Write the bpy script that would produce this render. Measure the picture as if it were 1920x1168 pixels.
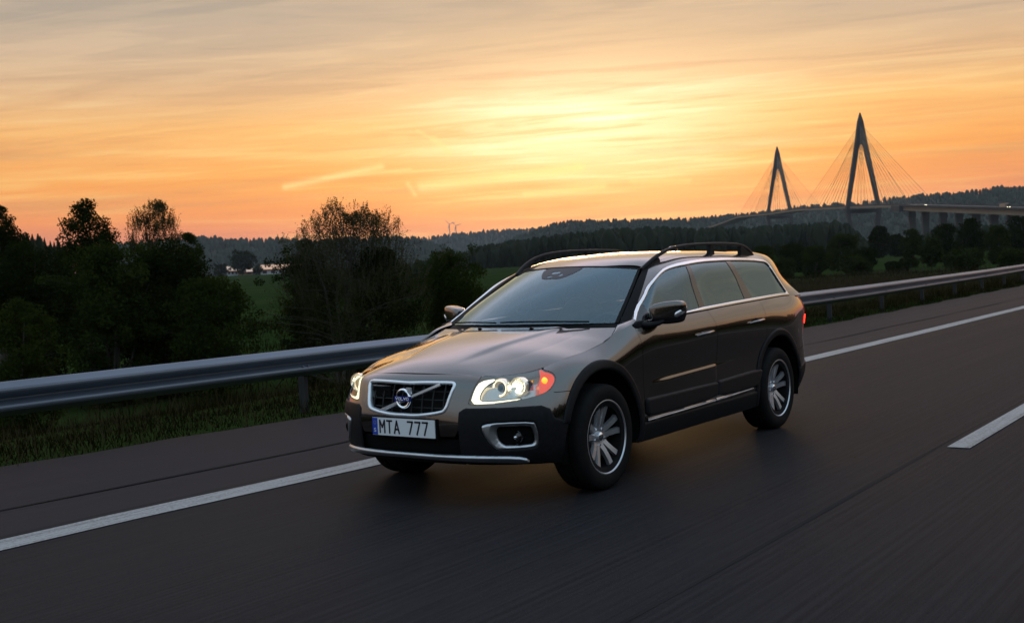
import bpy, math, random
import numpy as np
from mathutils import Vector
R = math.radians
scene = bpy.context.scene
for o in list(bpy.data.objects): bpy.data.objects.remove(o)

# ------------------------------------------------------------------ camera
CAM = np.array([6.1749, 4.7247, 1.4639]); YAW, PITCH, ROLL = R(216.27531), R(-2.18869), R(-2.67482); FPX = 2098.0
def cam_axes():
    f = np.array([math.cos(PITCH)*math.cos(YAW), math.cos(PITCH)*math.sin(YAW), math.sin(PITCH)])
    r = np.array([math.sin(YAW), -math.cos(YAW), 0]); u = np.cross(r, f)
    return r*math.cos(ROLL)+u*math.sin(ROLL), -r*math.sin(ROLL)+u*math.cos(ROLL), f
CR, CU, CF = cam_axes()
cam = bpy.data.cameras.new('camera'); camo = bpy.data.objects.new('camera', cam); scene.collection.objects.link(camo)
from mathutils import Matrix
M = Matrix.Identity(4)
for i in range(3): M[i][0], M[i][1], M[i][2], M[i][3] = CR[i], CU[i], -CF[i], CAM[i]
camo.matrix_world = M
cam.sensor_width = 36; cam.lens = FPX/1920*36; cam.clip_start = .1; cam.clip_end = 30000
cam.dof.use_dof = True; cam.dof.focus_distance = 7.6; cam.dof.aperture_fstop = 5.6
scene.camera = camo
def spot(px, py, dist):
    """where the sight line through a point of the photograph reaches a given horizontal distance"""
    d = CF*FPX+CR*(px-960)-CU*(py-584); return CAM+d/math.hypot(d[0], d[1])*dist

# ------------------------------------------------------------------ sky
SUN_AZ, SUN_EL = R(211.9), R(4.0)
w = bpy.data.worlds.new('World'); scene.world = w; w.use_nodes = True
nt = w.node_tree; nt.nodes.clear()
class NG:
    def __init__(s, nt): s.nt = nt
    def n(s, t, **k):
        x = s.nt.nodes.new(t)
        for a, b in k.items(): setattr(x, a, b)
        return x
    def put(s, sock, v):
        if isinstance(v, bpy.types.NodeSocket): s.nt.links.new(v, sock)
        elif v is not None: sock.default_value = v
    def m(s, op, a, b=None, c=None, clamp=False):
        x = s.n('ShaderNodeMath', operation=op, use_clamp=clamp)
        for i, v in enumerate((a, b, c)):
            if v is not None: s.put(x.inputs[i], v)
        return x.outputs[0]
    def ramp(s, f, stops, interp='LINEAR'):
        x = s.n('ShaderNodeValToRGB'); x.color_ramp.interpolation = interp; e = x.color_ramp.elements
        while len(e) < len(stops): e.new(.5)
        for i, (p, c) in enumerate(stops):
            e[i].position = p; e[i].color = (c[0], c[1], c[2], 1) if hasattr(c, '__len__') else (c, c, c, 1)
        s.put(x.inputs[0], f); return x.outputs[0]
    def mix(s, f, a, b, mode='MIX'):
        x = s.n('ShaderNodeMix', data_type='RGBA', blend_type=mode); s.put(x.inputs[0], f)
        for i, v in ((6, a), (7, b)): s.put(x.inputs[i], (v+(1,) if isinstance(v, tuple) and len(v) == 3 else v))
        return x.outputs[2]
    def noise(s, vec, scale, detail=4, rough=.5, dist=0):
        x = s.n('ShaderNodeTexNoise'); s.put(x.inputs['Vector'], vec); x.inputs['Scale'].default_value = scale
        x.inputs['Detail'].default_value = detail; x.inputs['Roughness'].default_value = rough; x.inputs['Distortion'].default_value = dist
        return x.outputs[0]
    def mapping(s, vec, scale=(1, 1, 1), rot=(0, 0, 0), loc=(0, 0, 0)):
        x = s.n('ShaderNodeMapping'); s.put(x.inputs[0], vec); x.inputs['Scale'].default_value = scale
        x.inputs['Rotation'].default_value = rot; x.inputs['Location'].default_value = loc; return x.outputs[0]
def lin(r, g, b):
    f = lambda c: (c/255/12.92) if c/255 <= .04045 else ((c/255+.055)/1.055)**2.4
    return (f(r), f(g), f(b))
g = NG(nt)
TRAILS = [(.267, 4.60, .185, 5.45, .0028, .65), (.235, 4.95, .160, 5.25, .0018, .35), (.1626, 4.53, .157, 3.98, .0022, .45), (.1374, 6.70, .1253, 6.05, .0030, .60), (.152, 7.15, .140, 6.75, .0018, .4), (.150, 4.35, .010, 4.95, .0050, .75), (.06, 3.75, -.01, 3.95, .0030, .5), (-.085, 4.0, -.035, 4.15, .0025, .4)]
tc = g.n('ShaderNodeTexCoord'); DIR = tc.outputs['Generated']
sx = g.n('ShaderNodeSeparateXYZ'); g.put(sx.inputs[0], DIR)
X, Y, Z = sx.outputs
el = g.m('DIVIDE', g.m('ARCSINE', Z), math.pi/2)                   # 0 horizon, 1 overhead
sunh = (math.cos(SUN_AZ), math.sin(SUN_AZ))
hor = g.m('SQRT', g.m('ADD', g.m('MULTIPLY', X, X), g.m('MULTIPLY', Y, Y)))
cosaz = g.m('DIVIDE', g.m('ADD', g.m('MULTIPLY', X, sunh[0]), g.m('MULTIPLY', Y, sunh[1])), g.m('MAXIMUM', hor, .001))
sinaz = g.m('DIVIDE', g.m('SUBTRACT', g.m('MULTIPLY', Y, sunh[0]), g.m('MULTIPLY', X, sunh[1])), g.m('MAXIMUM', hor, .001))
D = lambda d: d/90
warm = g.ramp(el, [(0, lin(204,118,114)), (D(1.6), lin(224,130,112)), (D(3.2), lin(242,144,84)), (D(5.0), lin(246,160,78)), (D(7.5), lin(244,182,110)),
                   (D(10.5), lin(224,180,136)), (D(13.5), lin(172,158,142)), (D(18), lin(200,182,182)), (D(25), lin(230,212,222)), (D(36), lin(200,204,222)), (D(50), lin(172,192,216)), (D(62), lin(168,192,216)), (1, lin(172,190,208))])
cool = g.ramp(el, [(0, lin(186,150,126)), (D(3), lin(200,172,150)), (D(6.5), lin(176,170,164)), (D(12), lin(172,176,182)), (D(20), lin(176,194,208)), (D(42), lin(164,198,222)), (D(62), lin(168,192,216)), (1, lin(172,190,208))])
side = g.m('SMOOTH_MIN', 1, 1, 0)
sidef = g.n('ShaderNodeMapRange', interpolation_type='SMOOTHSTEP'); g.put(sidef.inputs[0], cosaz); sidef.inputs[1].default_value = .15; sidef.inputs[2].default_value = .88
sky = g.mix(sidef.outputs[0], cool, warm)
# cloud streaks: a layer seen from below, so that they close up towards the horizon
zz = g.m('ADD', g.m('MAXIMUM', Z, 0), .035)
cx = g.n('ShaderNodeCombineXYZ'); g.put(cx.inputs[0], g.m('DIVIDE', X, zz)); g.put(cx.inputs[1], g.m('DIVIDE', Y, zz))
lay = g.mapping(cx.outputs[0], rot=(0, 0, -SUN_AZ+R(8)))
c1 = g.noise(g.mapping(lay, scale=(.55, .17, 1)), 1.6, 7, .55, .6)
c2 = g.noise(g.mapping(lay, scale=(1.3, .30, 1), loc=(4.3, 1.7, 0), rot=(0, 0, R(12))), 1.9, 8, .62, 1.2)
c3 = g.noise(g.mapping(lay, scale=(.25, .10, 1), loc=(7, 2, 0)), 1.3, 4, .5, .3)
# screen-like streaks in azimuth and elevation
ca = g.n('ShaderNodeCombineXYZ'); g.put(ca.inputs[0], g.m('MULTIPLY', sinaz, 3.2)); g.put(ca.inputs[1], g.m('MULTIPLY', el, 90/1.25)); g.put(ca.inputs[2], cosaz)
c4 = g.noise(g.mapping(ca.outputs[0], rot=(0, 0, R(2))), 1.0, 7, .58, .5)
k2 = g.m('MULTIPLY', g.m('MULTIPLY', g.m('SUBTRACT', g.m('MULTIPLY', el, 90), 2), 1/7, clamp=True), .75)
cb = g.n('ShaderNodeCombineXYZ'); g.put(cb.inputs[0], g.m('MULTIPLY', sinaz, 9)); g.put(cb.inputs[1], g.m('MULTIPLY', el, 90/.42)); g.put(cb.inputs[2], cosaz)
c5 = g.noise(g.mapping(cb.outputs[0], rot=(0, 0, R(-3)), loc=(3, 1, 0)), 1.0, 8, .62, .8)
streak = g.ramp(g.m('ADD', g.m('MULTIPLY', g.mix(k2, c4, c2), .84), g.m('MULTIPLY', c5, .16)), [(.40, 0), (.50, .42), (.61, 1)], 'EASE')
# glow behind thin cloud
ex = g.m('MULTIPLY', g.m('SUBTRACT', g.m('MULTIPLY', el, 90), 7.3), 1/3.0)
ax = g.m('MULTIPLY', sinaz, 1/.135)
glow = g.m('EXPONENT', g.m('MULTIPLY', g.m('ADD', g.m('MULTIPLY', ex, ex), g.m('MULTIPLY', ax, ax)), -1))
ex2 = g.m('MULTIPLY', g.m('SUBTRACT', g.m('MULTIPLY', el, 90), 6.5), 1/6.5); ax2 = g.m('MULTIPLY', sinaz, 1/.26)
glow2 = g.m('EXPONENT', g.m('MULTIPLY', g.m('ADD', g.m('MULTIPLY', ex2, ex2), g.m('MULTIPLY', ax2, ax2)), -1))
front = g.m('GREATER_THAN', cosaz, 0)
glow = g.m('MULTIPLY', glow, front); glow2 = g.m('MULTIPLY', glow2, front)
calm = g.m('SUBTRACT', 1, g.m('MULTIPLY', g.m('MULTIPLY', g.m('SUBTRACT', g.m('MULTIPLY', el, 90), 7.5), 1/5, clamp=True), .55))
sky = g.mix(g.m('MULTIPLY', g.m('MULTIPLY', g.m('SUBTRACT', streak, .36), .62, clamp=True), calm), sky, g.mix(sidef.outputs[0], lin(176,196,206), g.ramp(el, [(0, lin(250,170,110)), (D(5), lin(255,214,130)), (D(8.5), lin(250,216,156)), (D(13), lin(206,184,156)), (D(22), lin(226,216,220))])))
dark = g.m('MULTIPLY', g.ramp(c1, [(.34, 1), (.54, 0)], 'EASE'), g.m('MULTIPLY', el, 90/5, clamp=True))
sky = g.mix(g.m('MULTIPLY', g.m('SUBTRACT', 1, g.m('MULTIPLY', streak, 2.4, clamp=True)), g.m('MULTIPLY', calm, .34)), sky, g.mix(sidef.outputs[0], lin(140,160,175), g.ramp(el, [(0, lin(196,116,96)), (D(6), lin(222,146,84)), (D(10), lin(190,146,108)), (D(13.5), lin(140,130,120)), (D(22), lin(170,164,170))])))
sky = g.mix(g.m('MULTIPLY', dark, g.m('MULTIPLY', calm, .32)), sky, g.mix(sidef.outputs[0], lin(105,112,126), lin(176,128,98)))
sky = g.mix(g.m('MULTIPLY', glow2, g.m('ADD', g.m('MULTIPLY', streak, .40), .02), clamp=True), sky, lin(255,206,112))
sky = g.mix(g.m('MULTIPLY', glow, g.m('ADD', g.m('MULTIPLY', streak, .8), .35), clamp=True), sky, (1.16, 1.04, .72))
# greyer away from the glow, high up
gz = g.m('MULTIPLY', g.m('MULTIPLY', g.m('SUBTRACT', g.m('MULTIPLY', el, 90), 7.5), 1/6, clamp=True), g.m('MULTIPLY', g.m('MULTIPLY', g.m('SUBTRACT', 27, g.m('MULTIPLY', el, 90)), 1/12, clamp=True), g.m('ADD', .85, g.m('MULTIPLY', g.m('POWER', g.m('ABSOLUTE', sinaz), 1.3), 1.6), clamp=True)))
sky = g.mix(g.m('MULTIPLY', gz, front), sky, g.mix(g.m('ADD', .25, g.m('MULTIPLY', streak, .5)), lin(150,144,136), lin(220,192,162)))
# short condensation trails
for (u0, e0, u1, e1, wd, st) in TRAILS:
    du, de = u1-u0, (e1-e0)/57.3; L2 = du*du+de*de; pu = g.m('SUBTRACT', sinaz, u0); pe = g.m('SUBTRACT', g.m('MULTIPLY', el, math.pi/2), e0/57.3)
    t_ = g.m('DIVIDE', g.m('ADD', g.m('MULTIPLY', pu, du), g.m('MULTIPLY', pe, de)), L2, clamp=True)
    a_ = g.m('SUBTRACT', pu, g.m('MULTIPLY', t_, du)); b_ = g.m('SUBTRACT', pe, g.m('MULTIPLY', t_, de)); d2 = g.m('ADD', g.m('MULTIPLY', a_, a_), g.m('MULTIPLY', b_, b_))
    k_ = g.m('MULTIPLY', g.m('EXPONENT', g.m('MULTIPLY', d2, -1/wd**2)), g.m('MULTIPLY', g.m('MULTIPLY', front, st), g.m('ADD', .4, c5)))
    sky = g.mix(k_, sky, lin(255,222,150))
ss = lambda a, b: (lambda x: (g.put(x.inputs[0], g.m('MULTIPLY', el, 90)), setattr(x.inputs[1], 'default_value', a), setattr(x.inputs[2], 'default_value', b), x.outputs[0])[3])(g.n('ShaderNodeMapRange', interpolation_type='SMOOTHSTEP'))
lift = g.m('ADD', 1, g.m('MULTIPLY', g.m('MAXIMUM', ss(14.5, 26), g.m('MULTIPLY', g.m('SUBTRACT', 1, sidef.outputs[0]), ss(5, 14))), .50))
vm = g.n('ShaderNodeVectorMath', operation='SCALE'); g.put(vm.inputs[0], sky); g.put(vm.inputs['Scale'], lift); sky = vm.outputs[0]
# below the horizon: dusky land
lowf = g.n('ShaderNodeMapRange'); g.put(lowf.inputs[0], Z); lowf.inputs[1].default_value = -.06; lowf.inputs[2].default_value = -.005
sky = g.mix(lowf.outputs[0], (.012, .012, .012), sky)
nish = g.n('ShaderNodeTexSky', sky_type='NISHITA'); nish.sun_disc = False; nish.sun_elevation = SUN_EL; nish.sun_rotation = math.pi/2-SUN_AZ
nish.air_density = 1.2; nish.dust_density = 3
bg = g.n('ShaderNodeBackground'); g.put(bg.inputs[0], sky); bg.inputs[1].default_value = 1.0
bg2 = g.n('ShaderNodeBackground'); g.put(bg2.inputs[0], nish.outputs[0]); bg2.inputs[1].default_value = .012
ad = g.n('ShaderNodeAddShader'); nt.links.new(bg.outputs[0], ad.inputs[0]); nt.links.new(bg2.outputs[0], ad.inputs[1])
out = g.n('ShaderNodeOutputWorld'); nt.links.new(ad.outputs[0], out.inputs[0])

# ------------------------------------------------------------------ sun (low, behind thin cloud)
sl = bpy.data.lights.new('sun', 'SUN'); sl.energy = .35; sl.angle = R(9); sl.color = (1, .62, .30)
so = bpy.data.objects.new('sun', sl); scene.collection.objects.link(so)
sd = Vector((math.cos(SUN_EL)*math.cos(SUN_AZ), math.cos(SUN_EL)*math.sin(SUN_AZ), math.sin(SUN_EL)))
so.rotation_euler = sd.to_track_quat('Z', 'Y').to_euler(); so.location = (-20, -10, 12)
scene.view_settings.view_transform = 'Standard'; scene.view_settings.look = 'None'; scene.view_settings.gamma = 1
scene.view_settings.use_curve_mapping = False; scene.view_settings.exposure = 0
cy = scene.cycles; cy.use_denoising = True; cy.max_bounces = 8; cy.transparent_max_bounces = 16; cy.volume_bounces = 0
cy.sample_clamp_indirect = 4

# ------------------------------------------------------------------ helpers
COL = scene.collection
rng = np.random.default_rng(7)
def place(p):
    m = Matrix.Translation(p.location) @ p.rotation_euler.to_matrix().to_4x4()
    return m if p.parent is None else place(p.parent) @ p.matrix_parent_inverse @ m
def link(o, parent=None):
    COL.objects.link(o)
    if parent is not None: o.parent = parent; o.matrix_parent_inverse = place(parent).inverted()
    return o
def tag(o, label=None, category=None, group=None, kind=None):
    for k, v in (('label', label), ('category', category), ('group', group), ('kind', kind)):
        if v: o[k] = v
    return o
def empty(name, loc=(0, 0, 0), **k):
    o = bpy.data.objects.new(name, None); o.location = loc; COL.objects.link(o); return tag(o, **k)
def mesh(name, V, F, mat, parent=None, smooth=False, normals=None, **k):
    """V (n,3), F (m,3 or 4) or list of polygons: one mesh object, in world coordinates"""
    me = bpy.data.meshes.new(name); V = np.asarray(V, float)
    if isinstance(F, np.ndarray):
        n = F.shape[1]; me.vertices.add(len(V)); me.vertices.foreach_set('co', V.astype(np.float32).ravel())
        me.loops.add(F.size); me.loops.foreach_set('vertex_index', F.astype(np.int32).ravel())
        me.polygons.add(len(F)); me.polygons.foreach_set('loop_start', (np.arange(len(F))*n).astype(np.int32)); me.polygons.foreach_set('loop_total', np.full(len(F), n, np.int32))
        me.update(calc_edges=True); me.validate()
    else: me.from_pydata([tuple(v) for v in V], [], [tuple(int(i) for i in f) for f in F])
    if smooth: me.polygons.foreach_set('use_smooth', np.ones(len(me.polygons), bool))
    if normals is not None and len(normals) == len(me.vertices): me.normals_split_custom_set_from_vertices(np.asarray(normals, float).tolist())
    if mat is not None: me.materials.append(mat)
    me.update(); o = bpy.data.objects.new(name, me); link(o, parent); return tag(o, **k)
class MB:
    """collects simple solids into one mesh"""
    def __init__(s): s.V, s.F = [], []
    def add(s, V, F):
        b = len(s.V); s.V += [tuple(v) for v in V]; s.F += [tuple(i+b for i in f) for f in F]; return s
    def box(s, c, d, M=None):
        v = [np.array([(i-.5)*d[0], (j-.5)*d[1], (k-.5)*d[2]]) for i in (0, 1) for j in (0, 1) for k in (0, 1)]
        if M is not None: v = [M@p for p in v]
        return s.add([p+np.array(c) for p in v], [(0,1,3,2),(4,6,7,5),(0,4,5,1),(2,3,7,6),(0,2,6,4),(1,5,7,3)])
    def hexa(s, v): return s.add(v, [(0,1,3,2),(4,6,7,5),(0,4,5,1),(2,3,7,6),(0,2,6,4),(1,5,7,3)])
    def tube(s, pts, r, n=8, cap=True, flat=1.0, upv=(0, 0, 1)):
        pts = np.asarray(pts, float); r = np.broadcast_to(r, len(pts)); T = np.gradient(pts, axis=0); T /= np.linalg.norm(T, axis=1)[:, None]
        ref = np.array(upv, float); V = []
        for p, t, q in zip(pts, T, r):
            a = np.cross(t, ref)
            if np.linalg.norm(a) < 1e-3: a = np.cross(t, (1, 0, 0))
            a /= np.linalg.norm(a); b = np.cross(a, t)
            V += [p+q*(math.cos(k*2*math.pi/n)*a+flat*math.sin(k*2*math.pi/n)*b) for k in range(n)]
        F = [(i*n+k, i*n+(k+1) % n, (i+1)*n+(k+1) % n, (i+1)*n+k) for i in range(len(pts)-1) for k in range(n)]
        if cap: F += [tuple(range(n)), tuple(range((len(pts)-1)*n, len(pts)*n))]
        return s.add(V, F)
    def sweep(s, pts, prof, upv=(0, 0, 1), closed=True, caps=True):
        """prof: (n,2) offsets sideways and up, swept along pts"""
        pts = np.asarray(pts, float); T = np.gradient(pts, axis=0); T /= np.linalg.norm(T, axis=1)[:, None]; n = len(prof); V = []
        for p, t in zip(pts, T):
            a = np.cross(t, upv); a /= np.linalg.norm(a); b = np.cross(a, t); V += [p+q[0]*a+q[1]*b for q in prof]
        m = n if closed else n-1
        F = [(i*n+k, i*n+(k+1) % n, (i+1)*n+(k+1) % n, (i+1)*n+k) for i in range(len(pts)-1) for k in range(m)]
        if caps and closed: F += [tuple(range(n)), tuple(range((len(pts)-1)*n, len(pts)*n))]
        return s.add(V, F)
    def lathe(s, prof, n=32, c=(0, 0, 0), axis='y', closed=False):
        """prof (r, h) turned about an axis through c"""
        V = []; m = len(prof)
        for k in range(n):
            a = 2*math.pi*k/n; ca, sa = math.cos(a), math.sin(a)
            for r, h in prof:
                p = {'y': (r*ca, h, r*sa), 'x': (h, r*ca, r*sa), 'z': (r*ca, r*sa, h)}[axis]; V.append((c[0]+p[0], c[1]+p[1], c[2]+p[2]))
        F = [(k*m+i, k*m+(i+1) % m, ((k+1) % n)*m+(i+1) % m, ((k+1) % n)*m+i) for k in range(n) for i in range(m if closed else m-1)]
        return s.add(V, F)
    def build(s, name, mat, parent=None, smooth=False, angle=None, **k):
        o = mesh(name, s.V, s.F, mat, parent, smooth=smooth or angle is not None, **k)
        import bmesh
        bm = bmesh.new(); bm.from_mesh(o.data); bmesh.ops.recalc_face_normals(bm, faces=bm.faces)
        if angle is not None:
            for e in bm.edges:
                if len(e.link_faces) == 2 and e.calc_face_angle(0) > R(angle): e.smooth = False
        bm.to_mesh(o.data); bm.free(); return o

def material(name, base=(.5, .5, .5), rough=.5, metal=0, coat=0, coatr=.03, spec=.5, trans=0, ior=1.45, emis=None, estr=0, alpha=1):
    m = bpy.data.materials.new(name); m.use_nodes = True; b = m.node_tree.nodes['Principled BSDF']; i = b.inputs
    i['Base Color'].default_value = (*base, 1); i['Roughness'].default_value = rough; i['Metallic'].default_value = metal
    i['Coat Weight'].default_value = coat; i['Coat Roughness'].default_value = coatr; i['Specular IOR Level'].default_value = spec
    i['Transmission Weight'].default_value = trans; i['IOR'].default_value = ior; i['Alpha'].default_value = alpha
    if emis: i['Emission Color'].default_value = (*emis, 1); i['Emission Strength'].default_value = estr
    return m
def noisy(name, base, base2, rough, scale=8, stretch=(1, 1, 1), bump=0, bscale=60, metal=0, spec=.5, coat=0, rvar=.08, detail=5, object_coords=True):
    m = material(name, base, rough, metal, coat, spec=spec); n = NG(m.node_tree); b = m.node_tree.nodes['Principled BSDF']
    t = n.n('ShaderNodeTexCoord').outputs['Object'] if object_coords else n.n('ShaderNodeNewGeometry').outputs['Position']
    v = n.mapping(t, scale=stretch); f = n.noise(v, scale, detail, .6)
    n.put(b.inputs['Base Color'], n.mix(n.ramp(f, [(.3, 0), (.7, 1)]), base, base2))
    n.put(b.inputs['Roughness'], n.m('ADD', rough-rvar/2, n.m('MULTIPLY', f, rvar)))
    if bump:
        bn = n.n('ShaderNodeBump'); bn.inputs['Strength'].default_value = bump; bn.inputs['Distance'].default_value = .01
        n.put(bn.inputs['Height'], n.noise(v, bscale, 4, .6)); n.put(b.inputs['Normal'], bn.outputs[0])
    return m
# ------------------------------------------------------------------ panels cut from the car's surfaces
def psdf(x, y, poly):
    """signed distance to a closed outline, positive inside"""
    P = np.asarray(poly, float); x = np.asarray(x); y = np.asarray(y); d = np.full(x.shape, 1e9); ins = np.zeros(x.shape, bool)
    for a, b in zip(P, np.roll(P, -1, axis=0)):
        e = b-a; L = e@e
        if L < 1e-12: continue
        t = np.clip(((x-a[0])*e[0]+(y-a[1])*e[1])/L, 0, 1); d = np.minimum(d, np.hypot(x-a[0]-t*e[0], y-a[1]-t*e[1]))
        c = ((a[1] > y) != (b[1] > y))
        with np.errstate(divide='ignore', invalid='ignore'): ins ^= c & (x < (b[0]-a[0])*(y-a[1])/(b[1]-a[1])+a[0])
    return np.where(ins, d, -d)
def chaikin(P, n=2, k=.25):
    P = np.asarray(P, float)
    for _ in range(n):
        Q = np.roll(P, -1, axis=0); P = np.stack([P*(1-k)+Q*k, P*k+Q*(1-k)], 1).reshape(-1, P.shape[1])
    return P
def normals_of(V, T):
    n = np.cross(V[T[:, 1]]-V[T[:, 0]], V[T[:, 2]]-V[T[:, 0]]); N = np.zeros_like(V)
    for k in range(3): np.add.at(N, T[:, k], n)
    return N/np.maximum(np.linalg.norm(N, axis=1), 1e-12)[:, None]
def cut(P, sdf, ub, vb, nu, nv, off=0.0, rnd=0.0, rdrop=None, thick=.012, disp=None, whole=False):
    """the part of surface P where sdf(U, V, x, y, z) > 0, raised by off, its rim rolled over rnd, with an edge of depth thick"""
    us = np.linspace(ub[0], ub[1], nu); vs = np.linspace(vb[0], vb[1], nv); G = P.grid(us, vs)
    U, Vv = np.meshgrid(us, vs, indexing='ij'); f = sdf(U, Vv, G[..., 0], G[..., 1], G[..., 2])
    n = np.cross(np.gradient(G, axis=0), np.gradient(G, axis=1)); n /= np.maximum(np.linalg.norm(n, axis=2), 1e-12)[..., None]
    idx = np.arange(nu*nv).reshape(nu, nv)
    q = np.stack([idx[:-1, :-1], idx[1:, :-1], idx[1:, 1:], idx[:-1, 1:]], -1).reshape(-1, 4)
    T = np.concatenate([q[:, [0, 1, 2]], q[:, [0, 2, 3]]]); V = G.reshape(-1, 3); N = n.reshape(-1, 3); f = f.ravel().astype(float).copy()
    UV = np.stack([U.ravel(), Vv.ravel()], 1)
    f[np.abs(f) < 2e-4] = 2e-4
    s = f[T] > 0; cnt = s.sum(1); keep = [T[cnt == 3]]
    edges = {}; newV = []; base = len(V)
    def cross(a, b):
        k = (a, b) if a < b else (b, a)
        if k not in edges:
            t = f[k[0]]/(f[k[0]]-f[k[1]]); edges[k] = base+len(newV); newV.append((k[0], k[1], t))
        return edges[k]
    add = []
    for t, m in zip(T[(cnt == 1) | (cnt == 2)], s[(cnt == 1) | (cnt == 2)]):
        t = t.tolist(); c = int(m.sum())
        if c == 1:
            i = int(np.argmax(m)); a, b, d = t[i], t[(i+1) % 3], t[(i+2) % 3]; add.append((a, cross(a, b), cross(a, d)))
        else:
            i = int(np.argmin(m)); a, b, d = t[i], t[(i+1) % 3], t[(i+2) % 3]; p, r = cross(b, a), cross(d, a); add += [(b, d, r), (b, r, p)]
    if add: keep.append(np.array(add))
    T = np.concatenate(keep)
    if newV:
        a = np.array([e[0] for e in newV]); b = np.array([e[1] for e in newV]); t = np.array([e[2] for e in newV])[:, None]
        V = np.concatenate([V, V[a]*(1-t)+V[b]*t]); N = np.concatenate([N, N[a]*(1-t)+N[b]*t]); UV = np.concatenate([UV, UV[a]*(1-t)+UV[b]*t]); f = np.concatenate([f, np.zeros(len(a))])
    used = np.unique(T); rm = -np.ones(len(V), int); rm[used] = np.arange(len(used)); V, N, f, UV, T = V[used], N[used], f[used], UV[used], rm[T]
    N /= np.maximum(np.linalg.norm(N, axis=1), 1e-12)[:, None]
    o = np.full(len(V), float(off))
    if rnd > 0:
        k = np.clip(f/rnd, 0, 1); o = off-(off if rdrop is None else rdrop)*(1-np.sqrt(1-(1-k)**2))
    if disp is not None: o = o+disp(UV[:, 0], V[:, 0], V[:, 1], V[:, 2])
    V = V+N*o[:, None]; VN = normals_of(V, T); c0 = np.abs(V[:, 1]) < 1e-5
    if whole: VN[c0, 1] = 0; VN /= np.linalg.norm(VN, axis=1)[:, None]
    # edge skirt
    E = np.concatenate([T[:, [0, 1]], T[:, [1, 2]], T[:, [2, 0]]]); key = np.sort(E, axis=1)
    _, inv, cn = np.unique(key[:, 0].astype(np.int64)*len(V)+key[:, 1], return_inverse=True, return_counts=True)
    B = E[cn[inv] == 1]
    if whole: B = B[~(c0[B[:, 0]] & c0[B[:, 1]])]
    if thick and len(B):
        ring = np.unique(B); r2 = -np.ones(len(V), int); r2[ring] = np.arange(len(ring)); b0 = len(V); m = len(ring)
        en = np.zeros((m, 3)); d = V[B[:, 1]]-V[B[:, 0]]; o2 = np.cross(d, VN[B[:, 0]]); np.add.at(en, r2[B[:, 0]], o2); np.add.at(en, r2[B[:, 1]], o2)
        en /= np.maximum(np.linalg.norm(en, axis=1), 1e-9)[:, None]
        V = np.concatenate([V, V[ring], V[ring]-VN[ring]*thick]); VN = np.concatenate([VN, en, en])
        a, b = b0+r2[B[:, 0]], b0+r2[B[:, 1]]
        T = np.concatenate([T, np.stack([a, a+m, b+m], 1), np.stack([a, b+m, b], 1)])
    return V, T, VN
def flip(A):
    V, T, N = A; f = np.array([1, -1, 1]); return V*f, T[:, ::-1], N*f
def join(*As):
    V, T, N, b = [], [], [], 0
    for v, t, n in As: V.append(v); T.append(t+b); N.append(n); b += len(v)
    return np.concatenate(V), np.concatenate(T), np.concatenate(N)
def put(name, A, mat, parent, **k): return mesh(name, A[0], A[1], mat, parent, smooth=True, normals=A[2], **k)
# === CAR SURFACES ===
def spline_basis(t, q):
    """rows of weights of the natural cubic spline through knots t, at the places q"""
    n = len(t); h = np.diff(t)
    A = np.zeros((n, n)); Bm = np.zeros((n, n)); A[0, 0] = A[-1, -1] = 1
    for i in range(1, n-1):
        A[i, i-1] = h[i-1]; A[i, i] = 2*(h[i-1]+h[i]); A[i, i+1] = h[i]
        Bm[i, i-1] = 6/h[i-1]; Bm[i, i+1] = 6/h[i]; Bm[i, i] = -6/h[i-1]-6/h[i]
    M = np.linalg.solve(A, Bm)
    q = np.asarray(q, float).ravel(); k = np.clip(np.searchsorted(t, q)-1, 0, n-2)
    hk = h[k]; a = (t[k+1]-q)/hk; b = (q-t[k])/hk
    W = np.zeros((len(q), n)); r = np.arange(len(q))
    W[r, k] += a; W[r, k+1] += b
    W += ((a**3-a)*hk**2/6)[:, None]*M[k] + ((b**3-b)*hk**2/6)[:, None]*M[k+1]
    return W
def curve(pts, q, t=None):
    pts = np.asarray(pts, float)
    if t is None:
        t = np.concatenate([[0], np.cumsum(np.linalg.norm(np.diff(pts, axis=0), axis=1))]); q = np.asarray(q)*t[-1]
    return spline_basis(np.asarray(t, float), q) @ pts
class Patch:
    """net[station][row] of 3-D points, interpolated smoothly; u runs along the stations, v along the rows"""
    def __init__(s, net, tu=None, tv=None, mirror0=0, mirror1=0):
        net = np.asarray(net, float); s.K = net.shape[1]
        if tu is None:
            r = net[:, net.shape[1]//2]; tu = np.concatenate([[0], np.cumsum(np.linalg.norm(np.diff(r, axis=0), axis=1))])
        if tv is None:
            d = np.linalg.norm(np.diff(net, axis=1), axis=2).mean(0); tv = np.concatenate([[0], np.cumsum(d)])
        s.u0, s.u1, s.v1 = 0.0, tu[-1], tv[-1]; f = np.array([1, -1, 1])
        if mirror0: m = net[1:1+mirror0][::-1]*f; tm = -tu[1:1+mirror0][::-1]; net = np.concatenate([m, net]); tu = np.concatenate([tm, tu])
        if mirror1:
            m = net[-1-mirror1:-1][::-1]*f; tm = 2*s.u1-tu[-1-mirror1:-1][::-1]; net = np.concatenate([net, m]); tu = np.concatenate([tu, tm])
        s.net, s.tu, s.tv = net, tu, tv
    def __call__(s, u, v):
        sh = np.shape(u); Wu = spline_basis(s.tu, u); Wv = spline_basis(s.tv, v)
        return np.einsum('na,abk,nb->nk', Wu, s.net, Wv).reshape(sh+(3,))
    def grid(s, us, vs):
        return np.einsum('na,abk,mb->nmk', spline_basis(s.tu, us), s.net, spline_basis(s.tv, vs))
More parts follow.
